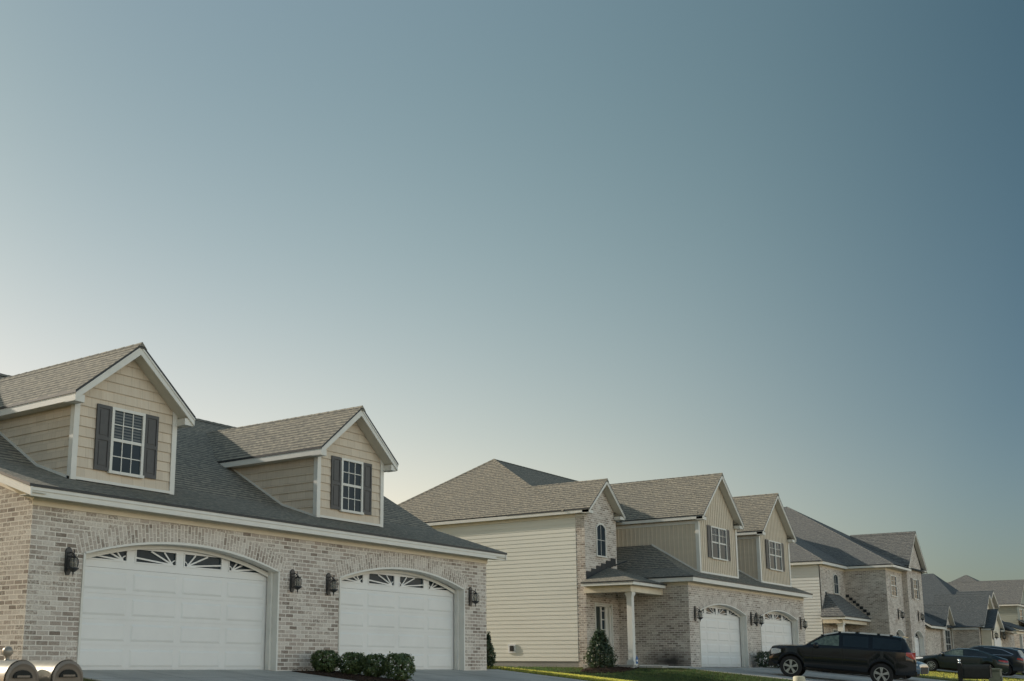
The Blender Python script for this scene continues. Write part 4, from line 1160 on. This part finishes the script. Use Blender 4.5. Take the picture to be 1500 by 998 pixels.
def suv_extras(root, strip, fine, sidey, interp, top, ring, W, hl):
    for q in (1, -1):
        m = MB(['hlamp']); m.local = True
        strip(m, fine([(hl-.42,.88,.99),(hl-.22,.82,1.02),(hl-.05,.80,.99)]), 'hlamp', .012, (q,)); m.build('headlight', None, root)
    for q in (1, -1):
        m = MB(['red']); m.local = True
        strip(m, fine([(-hl+.03,1.02,1.26),(-hl+.12,1.02,1.25),(-hl+.34,1.13,1.24)]), 'red', .014, (q,)); m.build('tail_lamp', None, root)
    m = MB(['chrome']); m.local = True
    for (a, b) in ((.62,.12),(.02,-.45),(-.62,-1.2),(-1.3,-1.62)):
        for sd in (1, -1):
            m = MB(['silver']); m.local = True
            za, zb_ = interp(top, a), interp(top, b); y = ring((a+b)/2)[8][0]+.02
            m.beam((a,sd*y,za+.015), (b,sd*y,zb_+.015), .05, .05, 'silver')
            m.build('roof_rail', None, root)
    m = MB(['plastic']); m.local = True
    for a in (.66,.07,-.53,-1.25,-1.67):
        for sd in (1, -1):
            m = MB(['plastic']); m.local = True; y = ring(a)[8][0]*.93; m.box(a-.05, sd*y-.025, interp(top, a)-.04, a+.05, sd*y+.025, interp(top, a)+.022, 'plastic'); m.build('rail_mount', None, root)
    m = MB(['plastic']); m.local = True     # pillars, door seams, running strip
    for x in (.98,-.06,-1.08): strip(m, [(x,.42,1.16),(x+.012,.42,1.16)], 'plastic', .004)
    strip(m, fine([(1.2,.36,.44),(-.95,.36,.44)]), 'plastic', .03)
    strip(m, [(1.15,.62,.635),(-.9,.66,.675)], 'plastic', .004)
    m.build('door_seam', None, root)
    m = MB(['carblack']); m.local = True
    for x in (.05,-.98):
        for sd in (1, -1): y = sidey(x, 1.02); m.beam((x,sd*(y+.03),1.06), (x+.2,sd*(y+.03),1.06), .02, .03, 'carblack')
    m.build('door_handle', None, root)
    m = MB(['carblack']); m.local = True
    m.prism([(-hl+.45,-.66,1.79),(-hl+.26,-.60,1.75),(-hl+.26,.60,1.75),(-hl+.45,.66,1.79)], (0,0,.035), 'chrome'); m.build('spoiler', None, root)
    m = MB(['plastic']); m.local = True
    m.box(hl-.02, -.62, .62, hl+.02, .62, .92, 'plastic')
    for k in range(4): m.box(hl+.02, -.6, .66+.07*k, hl+.035, .6, .68+.07*k, 'chrome')
    m.build('grille', None, root)
    m = MB(['plastic']); m.local = True; m.box(-hl-.03, -.8, .42, -hl+.2, .8, .6, 'carblack'); m.box(hl-.25, -.84, .36, hl+.03, .84, .56, 'carblack'); m.build('bumper', None, root)
    mirror_mesh(root, .86, .93, 1.24, 'carblack')
car('parked_suv', 'large black SUV with silver roof rails parked on the second house driveway', 'SUV', (43.35, 13.2, -.585), math.atan2(.972, -.235), 'carblack', 5.02, 2.0,
    [(2.51,.84),(2.49,1.0),(2.42,1.10),(2.2,1.155),(1.6,1.20),(1.33,1.225),(1.25,1.255),(.72,1.61),(.5,1.72),(.2,1.79),(-.5,1.825),(-1.55,1.82),(-2.0,1.785),(-2.14,1.68),(-2.36,1.27),(-2.44,1.14),(-2.51,.98)],
    [(2.51,.80),(2.2,1.07),(1.3,1.17),(0,1.23),(-2.3,1.26),(-2.51,1.1)], [(-2.51,.78),(-2.0,.79),(0,.80),(1.3,.82)], (1.725,-1.375), .39, pitch=.085, sill=.42,
    wins=([(1.05,1.265,1.30),(.8,1.27,1.46),(.55,1.275,1.60),(.08,1.28,1.68)], [(-.06,1.28,1.68),(-.92,1.29,1.69)], [(-1.06,1.29,1.69),(-1.85,1.30,1.67),(-2.02,1.31,1.62)]),
    wind=(1.2,.56), rear=(-2.17,-2.34), extras=suv_extras, glassf='carglassl')
def sedan_extras(root, strip, fine, sidey, interp, top, ring, W, hl):
    for q in (1, -1):
        m = MB(['hlamp']); m.local = True
        strip(m, fine([(hl-.55,.70,.76),(hl-.3,.64,.76),(hl-.08,.62,.70)]), 'hlamp', .012, (q,)); m.build('headlight', None, root)
    for q in (1, -1):
        m = MB(['red']); m.local = True
        strip(m, fine([(-hl+.04,.82,.92),(-hl+.2,.83,.93),(-hl+.5,.87,.93)]), 'red', .012, (q,)); m.build('tail_lamp', None, root)
    m = MB(['chrome']); m.local = True
    strip(m, fine([(1.0,.955,.97),(0,.985,1.0),(-1.35,1.02,1.035)]), 'chrome', .012)
    m.build('window_trim', None, root)
    m = MB(['plastic']); m.local = True
    for x in (.95,-.12,-1.1): strip(m, [(x,.38,.93),(x+.012,.38,.93)], 'plastic', .004)
    m.build('door_seam', None, root)
    m = MB(['plastic']); m.local = True
    m.box(-hl-.02, -.7, .36, -hl+.15, .7, .5, 'plastic'); m.box(hl-.08, -.55, .3, hl+.01, .55, .58, 'plastic'); m.build('bumper_grille', None, root)
    mirror_mesh(root, .85, .86, 1.02, 'cargreen')
SED_TOP = [(2.42,.60),(2.38,.70),(2.2,.78),(1.5,.90),(1.15,.96),(.5,1.27),(.1,1.40),(-.4,1.44),(-.9,1.40),(-1.7,1.18),(-2.1,1.06),(-2.36,1.0),(-2.42,.88)]
SED_BELT = [(2.42,.56),(1.2,.90),(0,.955),(-1.6,1.0),(-2.42,.85)]
SED_RW = [(-2.4,.62),(-1.0,.68),(0,.70),(1.2,.72)]
def sedan(label, loc, heading, paint, pitch=.085):
    return car('parked_sedan', label, 'car', loc, heading, paint, 4.84, 1.86, SED_TOP, SED_BELT, SED_RW, (1.45,-1.37), .34, pitch=pitch, sill=.26,
        wins=([(.92,.985,1.0),(.55,.985,1.19),(.2,.99,1.31),(-.16,.995,1.355)], [(-.22,1.0,1.355),(-.8,1.02,1.33),(-1.3,1.04,1.17),(-1.48,1.045,1.07)]),
        wind=(1.1,.15), rear=(-.95,-1.95), extras=sedan_extras, spokes=10, glassf='carglassl')
sedan('dark green sedan with sloping roofline parked on the third house driveway', (69.9, 14.75, -.42), math.atan2(.98, -.2), 'cargreen')
b_ = sedan('blue-grey sedan nose to the street, mostly hidden by the large black SUV', (50.95, 14.55, -.43), math.atan2(-1, .0), 'carblue', -.085)
SUV2_TOP = [(2.35,.85),(2.28,.98),(2.0,1.06),(1.2,1.16),(.5,1.52),(.1,1.64),(-.6,1.68),(-1.5,1.62),(-2.0,1.53),(-2.2,1.2),(-2.33,1.05),(-2.35,.9)]
SUV2_BELT = [(2.35,.8),(1.2,1.06),(0,1.1),(-2.0,1.17),(-2.35,1.0)]
def suv2_extras(root, strip, fine, sidey, interp, top, ring, W, hl):
    for q in (1, -1):
        m = MB(['red']); m.local = True
        strip(m, fine([(-hl+.04,.95,1.08),(-hl+.34,.99,1.09)]), 'red', .012, (q,)); m.build('tail_lamp', None, root)
    for q in (1, -1):
        m = MB(['hlamp']); m.local = True
        strip(m, fine([(hl-.5,.84,.92),(hl-.08,.78,.9)]), 'hlamp', .012, (q,)); m.build('headlight', None, root)
    m = MB(['chrome']); m.local = True
    strip(m, fine([(.95,1.12,1.135),(0,1.15,1.165),(-1.75,1.21,1.225)]), 'chrome', .012)
    strip(m, fine([(-.2,1.56,1.575),(-1.2,1.50,1.52),(-1.8,1.25,1.29)]), 'chrome', .012); m.build('window_trim', None, root)
    m = MB(['hlamp']); m.local = True; m.box(-hl-.015, -.27, .78, -hl-.002, .27, .92, 'white'); m.build('licence_plate', None, root)
    mirror_mesh(root, .8, .88, 1.16, 'cardark')
def suv_small(label, loc, heading, cat='SUV'):
    return car('parked_suv', label, cat, loc, heading, 'cardark', 4.7, 1.9, SUV2_TOP, SUV2_BELT, [(-2.4,.7),(0,.74),(1.2,.76)], (1.42,-1.36), .36, pitch=.085, sill=.32,
        wins=([(.9,1.13,1.16),(.5,1.13,1.40),(-.1,1.15,1.55)], [(-.16,1.15,1.55),(-1.0,1.19,1.50),(-1.7,1.22,1.33)]), wind=(1.15,.3), rear=(-2.02,-2.18), extras=suv2_extras, glassf='carglass')
suv_small('charcoal SUV with curved chrome window line parked just behind the dark green sedan', (75.7, 14.7, -.42), math.pi/2)
suv_small('dark SUV farthest right, half cut off by the edge of the photo', (81.8, 14.6, -.43), math.pi/2)

# ------------------------------------------------------------------ plants
def leaves(mb, c, rad, n, size, seed, shape='ball', mat='leaf', clump=14):
    rnd = random.Random(seed)
    for k in range(n):
        if k % clump == 0:
            while True:
                th = rnd.uniform(0, 2*math.pi); ph = math.acos(rnd.uniform(-1, 1)); rr = rnd.uniform(.55, 1.0)**.5
                u = Vector((math.sin(ph)*math.cos(th), math.sin(ph)*math.sin(th), math.cos(ph)))*rr
                if shape == 'cone':
                    h = rnd.random(); w = (1-h)**.6*rnd.uniform(.6, 1.05)*(1-.35*max(0, .25-h)/.25); u = Vector((math.cos(th)*w, math.sin(th)*w, h*2-1))
                if shape == 'box': u = Vector((max(-1,min(1,u.x*1.25)), max(-1,min(1,u.y*1.25)), max(-1,min(.92,u.z*1.3))))
                break
            cc = u*rnd.uniform(.93, 1.1)
        d = Vector((rnd.gauss(0,1), rnd.gauss(0,1), rnd.gauss(0,1)))*.085
        q = cc+d
        p = Vector((c[0]+q.x*rad[0], c[1]+q.y*rad[1], c[2]+q.z*rad[2]))
        nn = (Vector((q.x, q.y, q.z+.35))+Vector((rnd.gauss(0,.6), rnd.gauss(0,.6), rnd.gauss(0,.6)))).normalized()
        a = nn.orthogonal().normalized(); a = Matrix.Rotation(rnd.uniform(0, 6.28), 3, nn) @ a; b = nn.cross(a)
        s = size*rnd.uniform(.6, 1.3)
        mb.face([p-a*s*.5, p+b*s*.28, p+a*s*.6, p-b*s*.28], mat)
def bush(name, label, cat, c, rad, n, size, seed, shape='ball', mat='leaf', group=None, stems=5):
    zb = gz(c[0], c[1]); root = thing(name, label, cat, (c[0], c[1], zb), 0, group)
    m = MB([mat]); cz = zb+rad[2]+(.06 if shape == 'cone' else .09)
    leaves(m, (c[0], c[1], cz), rad, n, size, seed, shape, mat)
    m.build('foliage', None, root)
    t = MB(['bark']); rnd = random.Random(seed+1)
    for k in range(stems):
        a = rnd.uniform(0, 6.28); r_ = rnd.uniform(.2, .6)
        t.tube([(c[0],c[1],zb-.03),(c[0]+math.cos(a)*rad[0]*r_*.5,c[1]+math.sin(a)*rad[1]*r_*.5,cz-rad[2]*.3),(c[0]+math.cos(a)*rad[0]*r_,c[1]+math.sin(a)*rad[1]*r_,cz+rad[2]*(.7 if shape == 'cone' else .4))], [.02,.014,.006], 'bark', 6)
    t.build('stem', None, root)
    return root
for k, (x, y, rr, hh, lb) in enumerate(((18.40,16.5,.25,.20,'clipped boxwood closest to the brick pier in the row of four'), (18.66,15.95,.24,.20,'second boxwood from the brick pier in the row of four'),
        (18.74,15.4,.24,.21,'third boxwood from the brick pier in the row of four'), (18.80,14.8,.27,.24,'boxwood at the street end of the row of four, partly cut off'))):
    bush('boxwood_shrub', lb, 'shrub', (x, y), (rr, rr, hh), 3800, .05, 20+k, 'box', 'leaf', 'boxwoods in the bed between the garage doors')
bush('evergreen_bush', 'dark cone-shaped evergreen beside the white porch column', 'bush', (38.95,20.85), (.66,.66,.66), 7000, .085, 40, 'cone', 'leafd')
bush('side_shrub', 'narrow dark shrub peeking out behind the right corner of the nearest house', 'shrub', (26.9,17.95), (.22,.22,.42), 2200, .06, 41, 'cone', 'leafd')
bush('round_shrub', 'small round shrub at the foot of the brick pier between the second house garages', 'shrub', (48.75,18.05), (.36,.36,.3), 2500, .06, 42, 'box', 'leafd', 'shrubs by the second house garages')
bush('round_shrub', 'small shrub nearly hidden by the nose of the large black SUV', 'shrub', (49.45,17.75), (.4,.4,.32), 2500, .06, 43, 'box', 'leafd', 'shrubs by the second house garages')
def tree(label, x, y, h_, cr, seed):
    root = thing('unseen_shade_tree', label, 'tree', (x, y, gz(x, y)))
    t = MB(['bark']); rnd = random.Random(seed); zb = gz(x, y)
    t.tube([(x,y,zb-.1),(x+.1,y,zb+2),(x,y+.1,zb+h_*.55),(x,y,zb+h_*.85)], [.26,.2,.13,.04], 'bark', 10)
    m = MB(['leafd'])
    for k in range(15):
        a = 2.4*k; z = zb+h_*(.38+.55*k/15); rr = cr*(1-abs(k/15-.35)*.9)*rnd.uniform(.55,.8)
        e = (x+math.cos(a)*rr, y+math.sin(a)*rr, z+h_*.07); t.tube([(x,y,z-.5),((x+e[0])/2,(y+e[1])/2,z),e], [.07,.045,.02], 'bark', 6)
        leaves(m, e, (cr*.42,cr*.42,h_*.12), 900, .22, seed+k, 'ball', 'leafd', 10)
    t.build('trunk', None, root); m.build('crown', None, root); return root
tree('leafy back-yard tree standing behind the gap between the first two houses', 33.0, 33.2, 8.6, 3.5, 60)  # hidden behind the first house, added only for its shadow on the lawn
bush('entry_shrub', 'low shrub by the arched window wall of the third house', 'shrub', (71.2,21.1), (.6,.4,.4), 1500, .09, 44, 'box', 'leafd')
def bed(name, pts, cx, cy, lift=.05):
    m = MB(['mulch']); rnd = random.Random(5)
    n = len(pts)
    rings = []
    for f, hh in ((1, -.02), (.97, .03), (.7, lift), (.35, lift+.02)):
        rings.append([(cx+(x-cx)*f+rnd.uniform(-.01,.01), cy+(y-cy)*f+rnd.uniform(-.01,.01), gz(x, min(y, 30))*f+gz(cx, cy)*(1-f)+hh+rnd.uniform(-.012,.012)) for x, y in pts])
    m.loft(rings, 'mulch', True); m.face(rings[-1], 'mulch')
    for k in range(900):
        a = rnd.randrange(n); f = rnd.random()**.5; x = cx+(pts[a][0]-cx)*f+rnd.uniform(-.12,.12); y = cy+(pts[a][1]-cy)*f+rnd.uniform(-.12,.12)
        z = gz(x, y)+lift*.75+.015; s = rnd.uniform(.015,.04); t_ = rnd.uniform(0, 6.28)
        m.face([(x+s*math.cos(t_),y+s*math.sin(t_),z+rnd.uniform(0,.03)),(x-s*.4*math.sin(t_),y+s*.4*math.cos(t_),z),(x-s*math.cos(t_),y-s*math.sin(t_),z+rnd.uniform(0,.02))], 'mulch')
    o = m.build(name); o['kind'] = 'structure'; return o
def rrect(x0, x1, y0, y1, n=8):
    out = []
    for k in range(n): out.append((x0+(x1-x0)*k/n, y0))
    for k in range(n): out.append((x1, y0+(y1-y0)*k/n))
    for k in range(n): out.append((x1-(x1-x0)*k/n, y1))
    for k in range(n): out.append((x0, y1-(y1-y0)*k/n))
    return out
bed('mulch_bed', rrect(17.78, 19.17, 12.6, 16.97), 18.5, 14.9)
bed('mulch_bed', [(39.1+1.5*math.cos(a*math.pi/12), 20.5+1.05*math.sin(a*math.pi/12)) for a in range(24)], 39.1, 20.5, .07)
# short lawn blades where the lawn is close enough to show texture
def lawn(name, n, regions, seed):
    rnd = random.Random(seed); m = MB(['blade', 'blade2'])
    for k in range(n):
        r_ = regions[rnd.randrange(len(regions))]
        x = rnd.uniform(r_[0], r_[1]); y = rnd.uniform(r_[2], r_[3]); z = gz(x, y)
        a = rnd.gauss(0, .7); h_ = rnd.uniform(.03, .08); w = rnd.uniform(.008, .018); lx, ly = rnd.gauss(0, .02), rnd.gauss(0, .02)
        m.face([(x-w*math.cos(a),y-w*math.sin(a),z-.005),(x+w*math.cos(a),y+w*math.sin(a),z-.005),(x+lx,y+ly,z+h_)], 'blade2' if 33.2+.35*math.sin(y*2.1)+rnd.gauss(0, .25) < x < 60 else 'blade')  # sunlit strip and shaded lawn are split by blade colour
    o = m.build(name); o['kind'] = 'stuff'; tag(o, 'short sunlit lawn grass between the driveways', 'grass'); return o
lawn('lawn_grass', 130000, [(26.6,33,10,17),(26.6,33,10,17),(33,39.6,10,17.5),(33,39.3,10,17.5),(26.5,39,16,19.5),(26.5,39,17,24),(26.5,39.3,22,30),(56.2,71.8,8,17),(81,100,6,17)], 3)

# ------------------------------------------------------------------ street things
def mailbox(label, x, y, z, mat, dmat, L=.50, w=.185, h=.235, flag=True, group=None):
    """door faces the street (-Y); z = underside of the box"""
    root = thing('mailbox', label, 'mailbox', (x, y, z), 0, group)
    def prof(yy, k=1.0, n=18):
        r_ = w/2*k; s = h-w/2; pts = [(x-r_,yy,z),(x+r_,yy,z)]
        for i in range(n+1):
            a = math.pi*i/n; pts.append((x+r_*math.cos(a), yy, z+s+r_*math.sin(a)))
        return pts
    b = MB([mat]); rings = [prof(y, 1.05), prof(y+.012, 1.05), prof(y+.013, 1), prof(y+L-.02, 1), prof(y+L-.019, 1.04), prof(y+L, 1.04)]
    b.loft(rings, mat, True); b.face(rings[-1][::-1], mat)
    weld(b.build('box_shell', None, root), 35)
    d = MB([dmat]); s = h-w/2
    def shrink(yy, k):
        return [(x+(px-x)*k, yy, z+s*.55+(pz_-z-s*.55)*k) for px, _, pz_ in prof(yy, 1.0)]
    rings = [prof(y+.002, 1.0), prof(y-.012, 1.0), shrink(y-.016, .9), shrink(y-.010, .84), shrink(y-.008, .80)]
    d.loft(rings, dmat, True); d.face(rings[-1], dmat)
    dd = d.build('door', None, root); weld(dd, 30)
    k = MB(['mblack']); zc = z+h-.086
    k.prism([(x-.054,y-.0175,zc),(x+.054,y-.0175,zc)]+[(x+.054*math.cos(a*math.pi/10),y-.0175,zc+.040*math.sin(a*math.pi/10)) for a in range(1, 10)], (0,.012,0), 'mblack')
    k.box(x-.036, y-.021, zc+.004, x+.036, y-.0176, zc+.014, dmat)
    k.build('pull_recess', None, dd)
    if flag:
        f = MB(['mblack']); f.box(x+w/2+.006, y+.1, z+.10, x+w/2+.012, y+.3, z+.125, 'mblack'); f.box(x+w/2+.006, y+.25, z+.125, x+w/2+.012, y+.31, z+.17, 'mblack'); f.build('flag', None, root)
    return root
mailbox('bronze dome-topped mailbox at the left edge of the photo', 3.318, 5.0, -.235, 'mbox', 'mboxd', group=None)
mailbox('bronze dome-topped mailbox standing right of its twin, below the nearest garage door', 3.585, 5.0, -.232, 'mbox', 'mboxd')
p = thing('mailbox_post', 'bronze post with a ball finial carrying the two dome-topped mailboxes', 'post', (3.445, 5.33, -1.2))
m = MB(['mbox']); m.box(3.415, 5.30, -1.25, 3.475, 5.36, -.01, 'mbox'); m.box(3.40, 5.285, -.02, 3.49, 5.375, -.008, 'mbox'); m.build('post', None, p)
m = MB(['mbox']); m.lathe([(.0,-.008),(.026,-.006),(.012,.006),(.010,.016),(.018,.02)]+[(.028*math.sin(a*math.pi/10), .046-.028*math.cos(a*math.pi/10)) for a in range(1, 11)], (3.445,5.33,0), 'mbox', 18); m.build('ball_finial', None, p, smooth=True)
m = MB(['mbox']); m.box(3.2, 5.08, -.262, 3.70, 5.14, -.238, 'mbox'); m.box(3.2, 5.30, -.262, 3.70, 5.36, -.2385, 'mbox'); m.build('crossbar', None, p)
mailbox('black mailbox with scroll bracket in front of the dark green sedan', 26.25, 4.95, -.235, 'mblack', 'mblack', L=.52, w=.2, h=.27)
p = thing('mailbox_post', 'black post with silver finial under the black mailbox', 'post', (26.25, 5.5, -1.2))
m = MB(['mblack']); m.box(26.21, 5.49, -1.25, 26.29, 5.57, .06, 'mblack'); m.build('post', None, p)
m = MB(['chrome']); m.lathe([(0,.06),(.035,.062),(.02,.08),(.012,.095)]+[(.03*math.sin(a*math.pi/8), .125-.03*math.cos(a*math.pi/8)) for a in range(1, 9)], (26.25,5.53,0), 'chrome', 12); m.build('finial', None, p, smooth=True)
m = MB(['mblack'])
m.box(26.22, 4.98, -.262, 26.28, 5.489, -.236, 'mblack')
m.tube([(26.25, 5.49-.42*math.sin(t*math.pi/16), -.62+.34*(1-math.cos(t*math.pi/16))) for t in range(9)], .012, 'mblack', 6)
m.tube([(26.25, 5.2+.07*math.cos(t*math.pi/8), -.38+.07*math.sin(t*math.pi/8)) for t in range(14)], .009, 'mblack', 6); m.build('scroll_bracket', None, p)
def pedestal(label, x, y, w, ztop, mat, rnd_=True, group=None):
    z0 = gz(x, y)-.05; root = thing('utility_pedestal', label, 'utility box', (x, y, z0), 0, group)
    m = MB([mat])
    if rnd_: m.lathe([(w/2*.95,z0),(w/2*.95,ztop-.09),(w/2,ztop-.088),(w/2,ztop-.03),(w/2*.9,ztop-.008),(w/2*.6,ztop),(0,ztop)], (x,y,0), mat, 24)
    else:
        m.box(x-w/2, y-w/2, z0, x+w/2, y+w/2, ztop-.05, mat); m.box(x-w/2-.012, y-w/2-.012, ztop-.05, x+w/2+.012, y+w/2+.012, ztop-.012, mat)
        m.prism([(x-w/2,y-w/2,ztop-.012),(x+w/2,y-w/2,ztop-.012),(x+w/2-.03,y-w/2+.03,ztop),(x-w/2+.03,y-w/2+.03,ztop)], (0,w-.0,0), mat)
    weld(m.build('housing', None, root), 30)
    k = MB(['pedg']); k.box(x-w*.3, y-w/2-.02, ztop-.3, x+w*.3, y-w/2+.01, ztop-.18, mat); k.build('access_cover', None, root)
pedestal('cream round utility pedestal standing left in front of the large black SUV', 20.0, 6.82, .205, -.185, 'pedc')
pedestal('shorter cream utility pedestal just right of the taller one', 20.3, 6.72, .16, -.275, 'pedc')
pedestal('dark green square utility box right of the black mailbox', 28.5, 5.28, .24, -.04, 'pedg', False)
b = thing('yard_sign', 'small blue and white sign at the foot of the porch column', 'sign', (39.33, 19.5, -.15))
m = MB(['blue']); m.prism([(39.25,19.5,.02),(39.41,19.5,.02),(39.43,19.5,.2),(39.33,19.5,.34),(39.23,19.5,.2)], (0,.012,0), 'blue'); m.box(39.28, 19.492, .1, 39.38, 19.4995, .17, 'white'); m.build('sign_face', None, b)
m = MB(['white']); m.box(39.32, 19.513, -.15, 39.34, 19.525, .28, 'white'); m.build('stake', None, b)

# ------------------------------------------------------------------ camera
f, pitch, roll, yaw, ox, oy = 1637.84, .1940, .0059, .6568, -147.017, 150.54
cp, sp, cr, sr, cy, sy = math.cos(pitch), math.sin(pitch), math.cos(roll), math.sin(roll), math.cos(yaw), math.sin(yaw)
rt = Vector((sy, -cy, 0)); fw = Vector((cy, sy, 0)); upv = Vector((0,0,1))
Z_ = fw*cp+upv*sp; U_ = upv*cp-fw*sp
X_ = rt*cr+U_*sr; Uu = U_*cr-rt*sr
cam = bpy.data.cameras.new('camera'); co = bpy.data.objects.new('camera', cam); COL.objects.link(co)
mt = Matrix(((X_.x,Uu.x,-Z_.x,0),(X_.y,Uu.y,-Z_.y,0),(X_.z,Uu.z,-Z_.z,0),(0,0,0,1)))
co.matrix_world = mt
cam.sensor_width = 36; cam.lens = f/1500*36; cam.shift_x = -ox/1500; cam.shift_y = oy/1500
cam.clip_end = 6000; cam.clip_start = .05
cam.dof.use_dof = True; cam.dof.focus_distance = 32; cam.dof.aperture_fstop = 8
S.camera = co

# ------------------------------------------------------------------ light
sd = Vector((-.15, 1.0, .43)).normalized()
el = math.asin(sd.z); az = math.atan2(sd.x, sd.y)
w = bpy.data.worlds.new('World'); S.world = w; w.use_nodes = True
nt = w.node_tree; bg = nt.nodes['Background']
sky = nt.nodes.new('ShaderNodeTexSky'); sky.sky_type = 'NISHITA'; sky.sun_disc = False
sky.sun_elevation = el; sky.sun_rotation = az; sky.altitude = 0; sky.air_density = 1.0; sky.dust_density = 2.0; sky.ozone_density = 1.2
# clear-sky polarisation: the band of sky at right angles to the sun is deeper; the unseen sky opposite it is boosted as fill light
tcw = nt.nodes.new('ShaderNodeTexCoord'); dt = nt.nodes.new('ShaderNodeVectorMath'); dt.operation = 'DOT_PRODUCT'
nt.links.new(tcw.outputs['Generated'], dt.inputs[0]); dt.inputs[1].default_value = tuple(sd)
ma = nt.nodes.new('ShaderNodeMath'); ma.operation = 'MULTIPLY_ADD'; ma.inputs[1].default_value = .5; ma.inputs[2].default_value = .5
nt.links.new(dt.outputs['Value'], ma.inputs[0])
rp = nt.nodes.new('ShaderNodeValToRGB'); rp.color_ramp.interpolation = 'B_SPLINE'
SK = [(-1, (2.75,2.12,1.68)), (-.45, (2.65,2.07,1.63)), (-.18, (.85,.75,.63)), (-.02, (.27,.35,.38)), (.13, (.44,.49,.46)), (.34, (1.03,.88,.68)), (.6, (1.18,.96,.75)), (.84, (.74,.67,.61)), (1, (.58,.54,.47))]
el_ = rp.color_ramp.elements
while len(el_) < len(SK): el_.new(.5)
for e_, (p_, c_) in zip(el_, SK): e_.position = (p_+1)/2; e_.color = (*[q/4 for q in c_], 1)
nt.links.new(ma.outputs[0], rp.inputs[0])
tn = nt.nodes.new('ShaderNodeMix'); tn.data_type = 'RGBA'; tn.blend_type = 'MULTIPLY'; tn.inputs[0].default_value = 1
nt.links.new(sky.outputs[0], tn.inputs[6]); nt.links.new(rp.outputs[0], tn.inputs[7]); nt.links.new(tn.outputs[2], bg.inputs[0]); bg.inputs[1].default_value = .15
gn = nt.nodes.new('ShaderNodeMix'); gn.data_type = 'RGBA'; gn.blend_type = 'MULTIPLY'; gn.inputs[0].default_value = 1; gn.inputs[7].default_value = (4.55, 4.5, 4.35, 1)
# haze brightens the lowest sky
sz = nt.nodes.new('ShaderNodeSeparateXYZ'); nt.links.new(tcw.outputs['Generated'], sz.inputs[0])
r2 = nt.nodes.new('ShaderNodeValToRGB'); EK = [(.0, (1.5,1.32,1.32)), (.08, (1.34,1.22,1.24)), (.2, (.98,.99,.99)), (.36, (.77,.91,.89)), (.56, (.58,.80,.80)), (1, (1.0,1.15,1.25))]
e2 = r2.color_ramp.elements; r2.color_ramp.interpolation = 'B_SPLINE'
while len(e2) < len(EK): e2.new(.5)
for e_, (p_, c_) in zip(e2, EK): e_.position = p_; e_.color = (*[q/2 for q in c_], 1)
nt.links.new(sz.outputs[2], r2.inputs[0])
t3 = nt.nodes.new('ShaderNodeMix'); t3.data_type = 'RGBA'; t3.blend_type = 'MULTIPLY'; t3.inputs[0].default_value = 1
t4 = nt.nodes.new('ShaderNodeMix'); t4.data_type = 'RGBA'; t4.blend_type = 'MULTIPLY'; t4.inputs[0].default_value = 1; t4.inputs[7].default_value = (2, 2, 2, 1)
nt.links.new(tn.outputs[2], t3.inputs[6]); nt.links.new(r2.outputs[0], t3.inputs[7]); nt.links.new(t3.outputs[2], t4.inputs[6])
nt.links.new(t4.outputs[2], gn.inputs[6]); nt.links.new(gn.outputs[2], bg.inputs[0])
sun = bpy.data.lights.new('sun', 'SUN'); so = bpy.data.objects.new('sun', sun); COL.objects.link(so)
sun.energy = 4.5; sun.angle = R(.53); sun.color = (1.0, .90, .76)
so.rotation_euler = sd.to_track_quat('Z', 'Y').to_euler(); so.location = (0,0,40)
S.view_settings.view_transform = 'Standard'; S.view_settings.look = 'None'; S.view_settings.exposure = 0
S.cycles.max_bounces = 8; S.cycles.use_denoising = True
